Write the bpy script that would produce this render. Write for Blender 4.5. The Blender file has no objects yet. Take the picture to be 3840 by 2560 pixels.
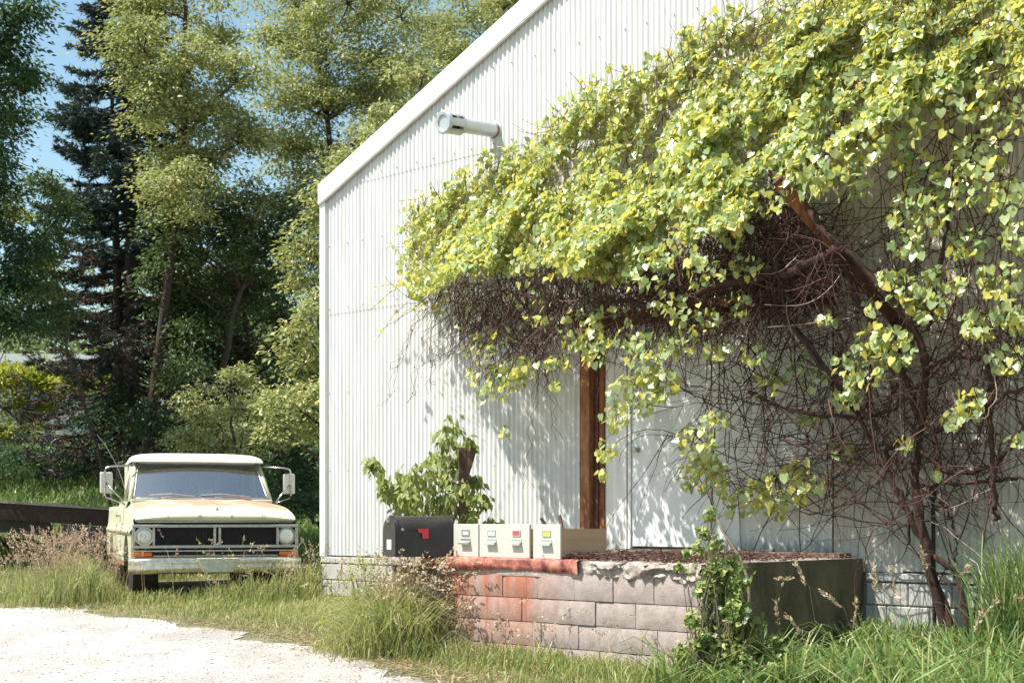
import bpy, bmesh, math, random
import numpy as np
from mathutils import Vector, Matrix, noise

R = math.radians
random.seed(7)
rng = np.random.default_rng(11)
scene = bpy.context.scene
COL = scene.collection

# ------------------------------------------------------------------ camera, sky, sun, exposure
EYE = 1.69                      # metres above the gravel under the photographer
F = 5333.0                      # focal length in photo pixels (50 mm on 36 mm, 3840 px wide)
HZ = 1937.0                     # horizon row of the photo
cam = bpy.data.cameras.new('camera')
cam.lens = 50.0; cam.sensor_width = 36.0
cam.shift_y = (HZ - 1280.0) / 3840.0
cam.clip_start = 0.1; cam.clip_end = 2000.0
cam.dof.use_dof = True; cam.dof.focus_distance = 13.5; cam.dof.aperture_fstop = 4.0
camo = bpy.data.objects.new('camera', cam); COL.objects.link(camo)
camo.location = (0, 0, EYE); camo.rotation_euler = (R(90), 0, 0)
scene.camera = camo

SUN_AZ = Vector((-0.96, -0.28, 0)).normalized(); SUN_EL = R(58)
SUN = Vector((SUN_AZ.x * math.cos(SUN_EL), SUN_AZ.y * math.cos(SUN_EL), math.sin(SUN_EL)))
world = bpy.data.worlds.new('World'); scene.world = world; world.use_nodes = True
wn = world.node_tree.nodes; wl = world.node_tree.links
sky = wn.new('ShaderNodeTexSky'); sky.sky_type = 'NISHITA'; sky.sun_disc = False
sky.sun_elevation = SUN_EL; sky.sun_rotation = math.atan2(SUN_AZ.x, SUN_AZ.y)
sky.air_density = 1.2; sky.dust_density = 1.0; sky.ozone_density = 0.5
tint = wn.new('ShaderNodeMix'); tint.data_type = 'RGBA'; tint.blend_type = 'MULTIPLY'; tint.inputs[0].default_value = 1.0
tint.inputs[7].default_value = (0.92, 1.02, 0.97, 1)      # the film's cyan sky
wl.new(sky.outputs[0], tint.inputs[6]); wl.new(tint.outputs[2], wn['Background'].inputs[0]); wn['Background'].inputs[1].default_value = 0.105
sun = bpy.data.lights.new('sun', 'SUN'); sun.energy = 5.0; sun.angle = R(0.53); sun.color = (1.0, 0.95, 0.86)
suno = bpy.data.objects.new('sun', sun); COL.objects.link(suno)
suno.rotation_euler = SUN.to_track_quat('Z', 'Y').to_euler(); suno.location = (-20, -10, 40)
scene.view_settings.view_transform = 'Standard'; scene.view_settings.look = 'None'
scene.view_settings.exposure = 0.88; scene.view_settings.gamma = 1.0

# ------------------------------------------------------------------ coordinates
D = 3840.0 / 2352.0             # the photo was measured on a 2352 px wide view
B = np.array([3.126, 12.55])    # where the dock's right end meets the wall
U = np.array([0.736, -0.677]); U /= np.linalg.norm(U)      # along the wall, to the right
N = np.array([-U[1], U[0]])                                # into the wall
WROT = math.atan2(U[1], U[0])

def gz(x, y):
    """ground height"""
    a = 0.04 * y if y < 17 else 0.68
    if y > 21: a += 2.6 * (1 - math.cos(min(1, (y - 21) / 17) * math.pi)) / 2
    return a
gzv = np.vectorize(gz)
def W(s, y, z): return np.array([B[0] + U[0] * s + N[0] * y, B[1] + U[1] * s + N[1] * y, z])
def Wv(s, y, z): return np.stack([B[0] + U[0] * s + N[0] * y, B[1] + U[1] * s + N[1] * y, z], -1)
def at(xd, yd, Z): return np.array([(xd * D - 1920) / F * Z, Z, EYE - (yd * D - HZ) / F * Z])
def on_wall(xd, yd, w):
    """view pixel -> (s, z) on the plane w metres in front of the wall (arrays allowed)"""
    k = (np.asarray(xd) * D - 1920) / F
    bx, by = B[0] - N[0] * w, B[1] - N[1] * w
    s = (k * by - bx) / (U[0] - k * U[1])
    Z = by + U[1] * s
    return s, EYE - (np.asarray(yd) * D - HZ) / F * Z
def on_ground(xd, yd):
    dy = yd * D - HZ
    Y = F * EYE / (dy + F * 0.04)
    if Y > 17: Y = F * (EYE - 0.68) / dy
    return (xd * D - 1920) / F * Y, Y

# ------------------------------------------------------------------ materials
MATS = {}
def node(nt, kind, **kw):
    n = nt.nodes.new(kind)
    for k, v in kw.items(): setattr(n, k, v)
    return n
def ramp(nt, fac, stops):
    r = nt.nodes.new('ShaderNodeValToRGB')
    el = r.color_ramp.elements
    while len(el) < len(stops): el.new(0.5)
    for e, (p, c) in zip(el, stops):
        e.position = p; e.color = (*c, 1) if len(c) == 3 else c
    nt.links.new(fac, r.inputs[0]); return r.outputs[0]
def noise_tex(nt, scale, detail=4, rough=0.6, vec=None, stretch=None):
    n = nt.nodes.new('ShaderNodeTexNoise'); n.inputs['Scale'].default_value = scale
    n.inputs['Detail'].default_value = detail; n.inputs['Roughness'].default_value = rough
    if vec is None:
        g = nt.nodes.new('ShaderNodeNewGeometry'); vec = g.outputs['Position']
    if stretch:
        m = nt.nodes.new('ShaderNodeVectorMath'); m.operation = 'MULTIPLY'
        nt.links.new(vec, m.inputs[0]); m.inputs[1].default_value = stretch; vec = m.outputs[0]
    nt.links.new(vec, n.inputs['Vector']); return n.outputs['Fac']
def mix(nt, fac, a, b):
    m = nt.nodes.new('ShaderNodeMix'); m.data_type = 'RGBA'
    for sock, v in ((m.inputs[0], fac), (m.inputs[6], a), (m.inputs[7], b)):
        if isinstance(v, (int, float)): sock.default_value = v
        elif isinstance(v, tuple): sock.default_value = (*v, 1)
        else: nt.links.new(v, sock)
    return m.outputs[2]
def mathn(nt, op, a, b=None, c=None):
    m = nt.nodes.new('ShaderNodeMath'); m.operation = op
    for i, v in enumerate((a, b, c)):
        if v is None: continue
        if isinstance(v, (int, float)): m.inputs[i].default_value = v
        else: nt.links.new(v, m.inputs[i])
    return m.outputs[0]
def new_mat(name):
    m = bpy.data.materials.new(name); m.use_nodes = True
    MATS[name] = m
    return m, m.node_tree, m.node_tree.nodes['Principled BSDF']
def bump(nt, bsdf, fac, strength, dist=0.01):
    b = nt.nodes.new('ShaderNodeBump'); b.inputs['Strength'].default_value = strength
    b.inputs['Distance'].default_value = dist
    nt.links.new(fac, b.inputs['Height']); nt.links.new(b.outputs[0], bsdf.inputs['Normal'])
def simple(name, c, rough=0.7, metal=0.0, var=0.25, scale=6.0, c2=None, bmp=0.0, bscale=60, spec=None, stretch=None, lo=0.35, hi=0.68):
    m, nt, b = new_mat(name)
    c2 = c2 or tuple(v * (1 - var) for v in c)
    f = noise_tex(nt, scale, 6, 0.65, stretch=stretch)
    nt.links.new(ramp(nt, f, [(lo, c2), (hi, c)]), b.inputs['Base Color'])
    b.inputs['Roughness'].default_value = rough; b.inputs['Metallic'].default_value = metal
    if spec is not None: b.inputs['Specular IOR Level'].default_value = spec
    if bmp: bump(nt, b, noise_tex(nt, bscale, 4, 0.7), bmp)
    return m
def along_wall(nt):
    """s along the wall and z, from the world position"""
    g = nt.nodes.new('ShaderNodeNewGeometry')
    d = nt.nodes.new('ShaderNodeVectorMath'); d.operation = 'DOT_PRODUCT'
    nt.links.new(g.outputs['Position'], d.inputs[0]); d.inputs[1].default_value = (U[0], U[1], 0)
    s = mathn(nt, 'SUBTRACT', d.outputs['Value'], float(B @ U))
    sp = nt.nodes.new('ShaderNodeSeparateXYZ'); nt.links.new(g.outputs['Position'], sp.inputs[0])
    return s, sp.outputs[2], g.outputs['Position']
def leaf_mat(name, stops, trans, tmix=0.45, rough=0.5, spec=0.4, patch=None):
    """stops: colour ramp over a random value per leaf; trans: colour of light coming through"""
    m, nt, b = new_mat(name)
    g = nt.nodes.new('ShaderNodeNewGeometry')
    c = ramp(nt, g.outputs['Random Per Island'], stops)
    if patch:
        for sc_, col_, lo_, hi_, am_ in patch:
            c = mix(nt, mathn(nt, 'MULTIPLY', ramp(nt, noise_tex(nt, sc_, 4, 0.6), [(lo_, (0, 0, 0)), (hi_, (1, 1, 1))]), am_), c, col_)
    nt.links.new(c, b.inputs['Base Color']); b.inputs['Roughness'].default_value = rough
    b.inputs['Specular IOR Level'].default_value = spec
    t = nt.nodes.new('ShaderNodeBsdfTranslucent')
    nt.links.new(mix(nt, 0.6, c, trans), t.inputs['Color'])
    ms = nt.nodes.new('ShaderNodeMixShader'); ms.inputs[0].default_value = tmix
    nt.links.new(b.outputs[0], ms.inputs[1]); nt.links.new(t.outputs[0], ms.inputs[2])
    nt.links.new(ms.outputs[0], nt.nodes['Material Output'].inputs[0])
    return m

# white corrugated paint: chalky, streaked down the ribs
m, nt, b = new_mat('white_sheet')
s_, z_, pos = along_wall(nt)
f1 = noise_tex(nt, 1.6, 6, 0.7, stretch=(6, 6, 0.5))
f2 = noise_tex(nt, 4.0, 5, 0.7, stretch=(9, 9, 0.35))
c = ramp(nt, f1, [(0.3, (0.52, 0.515, 0.50)), (0.62, (0.655, 0.652, 0.637))])
c = mix(nt, ramp(nt, f2, [(0.60, (0, 0, 0)), (0.78, (0.55, 0.55, 0.55))]), c, (0.50, 0.47, 0.42))
low = ramp(nt, mathn(nt, 'ADD', mathn(nt, 'MULTIPLY', z_, -1.0), mathn(nt, 'MULTIPLY', noise_tex(nt, 6, 4, 0.7, stretch=(3, 3, 1)), 0.35)), [(0, (0, 0, 0)), (1, (1, 1, 1))])
rust = ramp(nt, noise_tex(nt, 9, 6, 0.75, stretch=(2, 2, .5)), [(0.66, (0, 0, 0)), (0.74, (1, 1, 1))])
c = mix(nt, mathn(nt, 'MULTIPLY', rust, 0.5), c, (0.42, 0.24, 0.13))
cream = ramp(nt, mathn(nt, 'MULTIPLY_ADD', s_, 0.1, 0.5), [(0.462, (0, 0, 0)), (0.472, (0.75, 0.75, 0.75))])
c = mix(nt, cream, c, (0.56, 0.495, 0.42))
nt.links.new(c, b.inputs['Base Color']); b.inputs['Roughness'].default_value = 0.55
b.inputs['Specular IOR Level'].default_value = 0.3

# flat infill boards of the doorway: greyer, drips and dirt at the foot
m, nt, b = new_mat('white_panel')
f1 = noise_tex(nt, 2.2, 6, 0.7, stretch=(5, 5, 0.4)); 
c = ramp(nt, f1, [(0.3, (0.57, 0.56, 0.53)), (0.6, (0.75, 0.75, 0.74))])
sp = nt.nodes.new('ShaderNodeSeparateXYZ'); g = nt.nodes.new('ShaderNodeNewGeometry'); nt.links.new(g.outputs['Position'], sp.inputs[0])
zz = mathn(nt, 'ADD', sp.outputs[2], mathn(nt, 'MULTIPLY', noise_tex(nt, 9, 5, 0.75, stretch=(2, 2, .6)), -0.5))
c = mix(nt, ramp(nt, mathn(nt, 'SUBTRACT', zz, 1.0), [(0.10, (0.85, 0.85, 0.85)), (0.26, (0, 0, 0))]), c, (0.23, 0.19, 0.15))
nt.links.new(c, b.inputs['Base Color']); b.inputs['Roughness'].default_value = 0.6

simple('trim_white', (0.80, 0.79, 0.76), 0.5, var=0.12, scale=3, spec=0.3)
# bargeboard: white with a few rust scars
m, nt, b = new_mat('barge_white')
c = ramp(nt, noise_tex(nt, 2.5, 5, 0.6), [(0.3, (0.74, 0.73, 0.70)), (0.6, (0.82, 0.81, 0.79))])
c = mix(nt, ramp(nt, noise_tex(nt, 3.1, 8, 0.75), [(0.66, (0, 0, 0)), (0.70, (1, 1, 1))]), c, (0.45, 0.16, 0.09))
nt.links.new(c, b.inputs['Base Color']); b.inputs['Roughness'].default_value = 0.5
simple('roof_metal', (0.55, 0.56, 0.56), 0.4, 0.6, var=0.2)
simple('rust', (0.33, 0.12, 0.045), 0.9, var=0.6, scale=9, c2=(0.09, 0.035, 0.022), bmp=0.5, bscale=50, stretch=(1, 1, .45))
simple('rust_light', (0.46, 0.22, 0.10), 0.9, scale=11, c2=(0.20, 0.075, 0.035), bmp=0.4, stretch=(1, 1, .4))
simple('rust_dark', (0.16, 0.055, 0.03), 0.95, scale=8, c2=(0.045, 0.02, 0.015), bmp=0.5)
simple('foundation', (0.50, 0.49, 0.46), 0.95, scale=5, c2=(0.36, 0.35, 0.32), bmp=0.5, bscale=90)
simple('mortar', (0.26, 0.22, 0.20), 1.0, scale=12, bmp=0.6)
simple('concrete_crumbled', (0.50, 0.44, 0.40), 1.0, scale=22, c2=(0.24, 0.19, 0.165), bmp=1.0, bscale=60)
simple('dock_core', (0.20, 0.17, 0.14), 1.0, scale=6, c2=(0.10, 0.085, 0.07), bmp=0.7)
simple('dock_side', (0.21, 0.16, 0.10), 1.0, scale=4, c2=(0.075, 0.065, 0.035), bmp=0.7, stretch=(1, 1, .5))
simple('old_board', (0.20, 0.15, 0.11), 0.9, scale=6, c2=(0.08, 0.055, 0.04), bmp=0.5, stretch=(1, 1, 6))
# dock block: pinkish concrete with rust run down from the steel edge
m, nt, b = new_mat('dock_block')
s_, z_, pos = along_wall(nt)
oi = nt.nodes.new('ShaderNodeObjectInfo')
c = ramp(nt, noise_tex(nt, 14, 6, 0.75), [(0.3, (0.27, 0.215, 0.195)), (0.68, (0.45, 0.37, 0.34))])
c = mix(nt, mathn(nt, 'MULTIPLY', oi.outputs['Random'], 0.35), c, (0.33, 0.275, 0.265))
strk = noise_tex(nt, 1.0, 5, 0.7, stretch=(8, 8, 0.55))
rng_s = mathn(nt, 'MULTIPLY', ramp(nt, mathn(nt, 'MULTIPLY_ADD', s_, 0.25, 1.0), [(0.18, (0, 0, 0)), (0.30, (1, 1, 1)), ]), ramp(nt, mathn(nt, 'MULTIPLY_ADD', s_, 0.25, 1.0), [(0.57, (1, 1, 1)), (0.66, (0, 0, 0))]))
fall = ramp(nt, mathn(nt, 'SUBTRACT', z_, 0.35), [(0.10, (0.18, 0.18, 0.18)), (0.9, (1, 1, 1))])
k = mathn(nt, 'MULTIPLY', mathn(nt, 'MULTIPLY', rng_s, fall), ramp(nt, strk, [(0.36, (0.18, 0.18, 0.18)), (0.55, (1, 1, 1))]))
c = mix(nt, mathn(nt, 'MULTIPLY', k, 0.95), c, (0.40, 0.125, 0.055))
k2 = mathn(nt, 'MULTIPLY', k, ramp(nt, noise_tex(nt, 3, 5, 0.7, stretch=(5, 5, .6)), [(0.52, (0, 0, 0)), (0.68, (1, 1, 1))]))
c = mix(nt, mathn(nt, 'MULTIPLY', k2, 0.7), c, (0.22, 0.05, 0.045))
nt.links.new(c, b.inputs['Base Color']); b.inputs['Roughness'].default_value = 0.95
bump(nt, b, noise_tex(nt, 70, 5, 0.8), 0.7)

# grass soil, gravel
m, nt, b = new_mat('soil')
c = ramp(nt, noise_tex(nt, 1.3, 8, 0.75), [(0.3, (0.09, 0.095, 0.04)), (0.5, (0.17, 0.155, 0.08)), (0.7, (0.31, 0.26, 0.17))])
nt.links.new(c, b.inputs['Base Color']); b.inputs['Roughness'].default_value = 1.0
bump(nt, b, noise_tex(nt, 40, 5, 0.8), 0.8, 0.03)
m, nt, b = new_mat('gravel')
v = nt.nodes.new('ShaderNodeTexVoronoi'); v.inputs['Scale'].default_value = 42
g = nt.nodes.new('ShaderNodeNewGeometry'); nt.links.new(g.outputs['Position'], v.inputs['Vector'])
c = ramp(nt, v.outputs['Color'], [(0.1, (0.34, 0.31, 0.285)), (0.5, (0.43, 0.40, 0.37)), (0.9, (0.52, 0.495, 0.465))])
c = mix(nt, ramp(nt, noise_tex(nt, 0.9, 7, 0.7, stretch=(1.6, 0.8, 1)), [(0.40, (0.8, 0.8, 0.8)), (0.60, (0, 0, 0))]), c, (0.27, 0.245, 0.225))
nt.links.new(c, b.inputs['Base Color']); b.inputs['Roughness'].default_value = 1.0
bump(nt, b, v.outputs['Distance'], 0.7, 0.012)
m, nt, b = new_mat('pebble')
g = nt.nodes.new('ShaderNodeNewGeometry')
nt.links.new(ramp(nt, g.outputs['Random Per Island'], [(0, (0.36, 0.33, 0.31)), (0.5, (0.47, 0.44, 0.41)), (1, (0.60, 0.58, 0.55))]), b.inputs['Base Color'])
b.inputs['Roughness'].default_value = 0.9

# truck
m, nt, b = new_mat('truck_paint')
c = ramp(nt, noise_tex(nt, 3, 6, 0.7), [(0.3, (0.45, 0.45, 0.30)), (0.65, (0.58, 0.58, 0.42))])
c = mix(nt, ramp(nt, noise_tex(nt, 7, 8, 0.8), [(0.62, (0, 0, 0)), (0.70, (0.7, 0.7, 0.7))]), c, (0.30, 0.15, 0.09))
nt.links.new(c, b.inputs['Base Color']); b.inputs['Roughness'].default_value = 0.38
m, nt, b = new_mat('truck_hood')
tc = nt.nodes.new('ShaderNodeTexCoord')
c = ramp(nt, noise_tex(nt, 3, 6, 0.7), [(0.3, (0.48, 0.47, 0.32)), (0.65, (0.60, 0.59, 0.43))])
sp = nt.nodes.new('ShaderNodeSeparateXYZ'); nt.links.new(tc.outputs['Object'], sp.inputs[0])
back = ramp(nt, sp.outputs[1], [(0.18, (0, 0, 0)), (0.42, (1, 1, 1))])
patch = ramp(nt, noise_tex(nt, 2.2, 7, 0.7), [(0.34, (0, 0, 0)), (0.50, (1, 1, 1))])
c = mix(nt, mathn(nt, 'MULTIPLY', mathn(nt, 'MULTIPLY', back, patch), 0.85), c, (0.47, 0.235, 0.165))
nt.links.new(c, b.inputs['Base Color']); b.inputs['Roughness'].default_value = 0.45
simple('truck_white', (0.78, 0.77, 0.73), 0.4, var=0.12, scale=4)
simple('chrome', (0.62, 0.61, 0.58), 0.22, 0.9, var=0.3, scale=14)
simple('chrome_dull', (0.55, 0.54, 0.50), 0.42, 0.75, var=0.3, scale=20)
simple('bumper_metal', (0.72, 0.71, 0.64), 0.25, 0.85, scale=16, c2=(0.48, 0.42, 0.30))
simple('black_paint', (0.018, 0.016, 0.016), 0.6, var=0.4)
simple('grille_black', (0.03, 0.026, 0.028), 0.75, var=0.5, scale=30)
simple('rubber', (0.035, 0.033, 0.032), 0.85, var=0.3)
simple('amber_lens', (0.75, 0.16, 0.02), 0.25, var=0.2)
simple('interior', (0.10, 0.10, 0.09), 0.8)
simple('interior_light', (0.42, 0.43, 0.41), 0.8)
m, nt, b = new_mat('lamp_glass')
b.inputs['Base Color'].default_value = (0.72, 0.72, 0.66, 1); b.inputs['Roughness'].default_value = 0.16
b.inputs['Specular IOR Level'].default_value = 0.9
bump(nt, b, noise_tex(nt, 70, 2, 0.5), 0.25)
def glass_mat(name, tint, refl=0.10, tintrefl=(0.95, 0.97, 1.0)):
    m, nt, b = new_mat(name)
    t = nt.nodes.new('ShaderNodeBsdfTransparent'); t.inputs[0].default_value = (*tint, 1)
    gl = nt.nodes.new('ShaderNodeBsdfGlossy'); gl.inputs[0].default_value = (*tintrefl, 1); gl.inputs['Roughness'].default_value = 0.02
    fr = nt.nodes.new('ShaderNodeFresnel'); fr.inputs[0].default_value = 1.5
    dd = nt.nodes.new('ShaderNodeBsdfDiffuse'); dd.inputs[0].default_value = (0.5, 0.48, 0.42, 1)
    ms = nt.nodes.new('ShaderNodeMixShader'); ms2 = nt.nodes.new('ShaderNodeMixShader')
    nt.links.new(mathn(nt, 'ADD', fr.outputs[0], refl), ms.inputs[0])
    nt.links.new(t.outputs[0], ms.inputs[1]); nt.links.new(gl.outputs[0], ms.inputs[2])
    ms2.inputs[0].default_value = 0.06      # dust
    nt.links.new(ms.outputs[0], ms2.inputs[1]); nt.links.new(dd.outputs[0], ms2.inputs[2])
    nt.links.new(ms2.outputs[0], nt.nodes['Material Output'].inputs[0])
    return m
glass_mat('windshield_glass', (0.82, 0.90, 0.90), 0.36)
glass_mat('window_glass', (0.80, 0.86, 0.86), 0.04)
m, nt, b = new_mat('mirror_back'); b.inputs['Base Color'].default_value = (0.60, 0.58, 0.55, 1); b.inputs['Metallic'].default_value = 0.6; b.inputs['Roughness'].default_value = 0.35
simple('licence_white', (0.58, 0.60, 0.48), 0.5)

# small things
simple('cabinet_face', (0.50, 0.495, 0.44), 0.45, var=0.08, scale=3)
simple('cabinet_side', (0.55, 0.40, 0.25), 0.5, var=0.12, scale=3)
simple('cabinet_inside', (0.33, 0.28, 0.20), 0.7)
simple('card_white', (0.75, 0.75, 0.72), 0.6, var=0.05)
simple('card_grey', (0.52, 0.52, 0.50), 0.6, var=0.05)
simple('card_red', (0.70, 0.085, 0.09), 0.5, var=0.1)
simple('card_yellow', (0.72, 0.55, 0.07), 0.5, var=0.1)
simple('steel_bright', (0.66, 0.66, 0.63), 0.3, 0.8, var=0.15)
simple('mailbox_black', (0.022, 0.021, 0.022), 0.38, var=0.4, scale=7, c2=(0.045, 0.035, 0.032))
simple('flag_red', (0.72, 0.05, 0.075), 0.5, var=0.1)
simple('brick_white', (0.70, 0.62, 0.57), 0.9, var=0.25, scale=14, bmp=0.4)
simple('brick_red', (0.42, 0.17, 0.11), 0.95, var=0.4, scale=14, bmp=0.4)
simple('galvanised', (0.50, 0.53, 0.55), 0.42, 0.45, var=0.16, scale=8)
simple('post_wood', (0.13, 0.075, 0.045), 0.9, scale=5, c2=(0.05, 0.03, 0.022), bmp=0.5, stretch=(4, 4, .4))
simple('stick_dark', (0.10, 0.06, 0.045), 0.85, var=0.5, scale=20)
simple('black_pole', (0.012, 0.012, 0.014), 0.45, var=0.3)
simple('trailer_wood', (0.050, 0.024, 0.015), 0.9, scale=5, c2=(0.022, 0.012, 0.009), bmp=0.4)
simple('trailer_steel', (0.055, 0.05, 0.055), 0.7, var=0.5)
simple('trailer_edge', (0.34, 0.29, 0.27), 0.8, var=0.4)
simple('door_paint', (0.70, 0.715, 0.72), 0.45, var=0.08, scale=3)
simple('paper', (0.58, 0.60, 0.62), 0.7, var=0.1)
simple('house_white', (0.78, 0.78, 0.77), 0.8, var=0.06)
simple('house_roof', (0.72, 0.72, 0.72), 0.6, var=0.1)
simple('dark_opening', (0.02, 0.02, 0.022), 0.6)

# plants
simple('bark', (0.085, 0.06, 0.045), 0.95, scale=9, c2=(0.035, 0.026, 0.022), bmp=0.8, bscale=30, stretch=(3, 3, .5))
simple('bark_pale', (0.28, 0.23, 0.17), 0.9, scale=12, c2=(0.16, 0.12, 0.085), bmp=0.5)
simple('vine_bark', (0.085, 0.040, 0.030), 0.95, scale=14, c2=(0.032, 0.016, 0.014), bmp=0.9, bscale=60)
m, nt, b = new_mat('twig')
g = nt.nodes.new('ShaderNodeNewGeometry')
nt.links.new(ramp(nt, g.outputs['Random Per Island'], [(0, (0.035, 0.015, 0.014)), (0.6, (0.080, 0.034, 0.028)), (0.95, (0.14, 0.068, 0.052)), (1.0, (0.45, 0.36, 0.30))]), b.inputs['Base Color'])
b.inputs['Roughness'].default_value = 0.9
simple('twig_red', (0.20, 0.055, 0.045), 0.8, var=0.5, scale=20)
leaf_mat('vine_leaf', [(0, (0.12, 0.21, 0.09)), (0.3, (0.26, 0.36, 0.16)), (0.6, (0.42, 0.50, 0.24)), (0.78, (0.55, 0.55, 0.16)), (1, (0.70, 0.60, 0.15))], (0.88, 0.80, 0.08), 0.40, 0.30, 0.7)
leaf_mat('ash_leaf_shaded', [(0, (0.030, 0.062, 0.024)), (0.5, (0.065, 0.108, 0.040)), (1, (0.17, 0.21, 0.085))], (0.20, 0.29, 0.07), 0.28)  # shade of the lower wood is put into this leaf colour
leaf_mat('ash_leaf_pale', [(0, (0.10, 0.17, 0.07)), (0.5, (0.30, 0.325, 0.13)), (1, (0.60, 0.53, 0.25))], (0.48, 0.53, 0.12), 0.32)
leaf_mat('shaded_leaf', [(0, (0.014, 0.042, 0.022)), (0.6, (0.032, 0.075, 0.032)), (1, (0.075, 0.12, 0.045))], (0.15, 0.25, 0.05), 0.28)  # leaf colour darkened in place of the shade on these trees
leaf_mat('yellow_leaf', [(0, (0.15, 0.22, 0.03)), (0.6, (0.32, 0.37, 0.045)), (1, (0.48, 0.46, 0.06))], (0.50, 0.50, 0.04), 0.42)
leaf_mat('needle', [(0, (0.016, 0.034, 0.030)), (0.6, (0.035, 0.060, 0.050)), (1, (0.075, 0.105, 0.085))], (0.06, 0.09, 0.05), 0.12, 0.6)
leaf_mat('needle_dead', [(0, (0.045, 0.028, 0.025)), (1, (0.11, 0.07, 0.055))], (0.1, 0.07, 0.05), 0.1, 0.8)
leaf_mat('grass', [(0, (0.10, 0.16, 0.04)), (0.45, (0.20, 0.27, 0.075)), (0.75, (0.34, 0.37, 0.13)), (1, (0.55, 0.48, 0.25))], (0.58, 0.58, 0.18), 0.36, patch=[(0.8, (0.46, 0.42, 0.22), .50, .66, .6), (2.3, (0.10, 0.22, 0.09), .55, .72, .6)])
leaf_mat('grass_long', [(0, (0.06, 0.13, 0.04)), (0.6, (0.15, 0.25, 0.075)), (0.9, (0.33, 0.40, 0.15)), (1, (0.55, 0.48, 0.28))], (0.42, 0.52, 0.12), 0.33, 0.35, patch=[(1.6, (0.04, 0.10, 0.035), .52, .66, .6)])
leaf_mat('grass_dry', [(0, (0.22, 0.19, 0.09)), (0.5, (0.36, 0.29, 0.16)), (1, (0.47, 0.37, 0.23))], (0.45, 0.38, 0.22), 0.35)
leaf_mat('seed_head', [(0, (0.40, 0.30, 0.18)), (0.5, (0.54, 0.43, 0.28)), (1, (0.66, 0.56, 0.40))], (0.45, 0.36, 0.22), 0.35)
leaf_mat('seed_pink', [(0, (0.42, 0.27, 0.19)), (1, (0.62, 0.46, 0.34))], (0.45, 0.32, 0.22), 0.35)
leaf_mat('weed_leaf', [(0, (0.08, 0.16, 0.04)), (0.5, (0.22, 0.30, 0.09)), (1, (0.46, 0.47, 0.17))], (0.30, 0.38, 0.06), 0.36)
leaf_mat('litter', [(0, (0.10, 0.055, 0.035)), (0.6, (0.20, 0.12, 0.08)), (1, (0.34, 0.23, 0.16))], (0.2, 0.12, 0.08), 0.1)
leaf_mat('elder_leaf', [(0, (0.14, 0.21, 0.06)), (0.6, (0.25, 0.31, 0.09)), (1, (0.40, 0.41, 0.14))], (0.45, 0.46, 0.08), 0.40)
simple('dry_cane', (0.42, 0.24, 0.16), 0.9, var=0.4, scale=20)
leaf_mat('far_leaf', [(0, (0.06, 0.10, 0.035)), (1, (0.18, 0.225, 0.075))], (0.26, 0.30, 0.07), 0.35)

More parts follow.
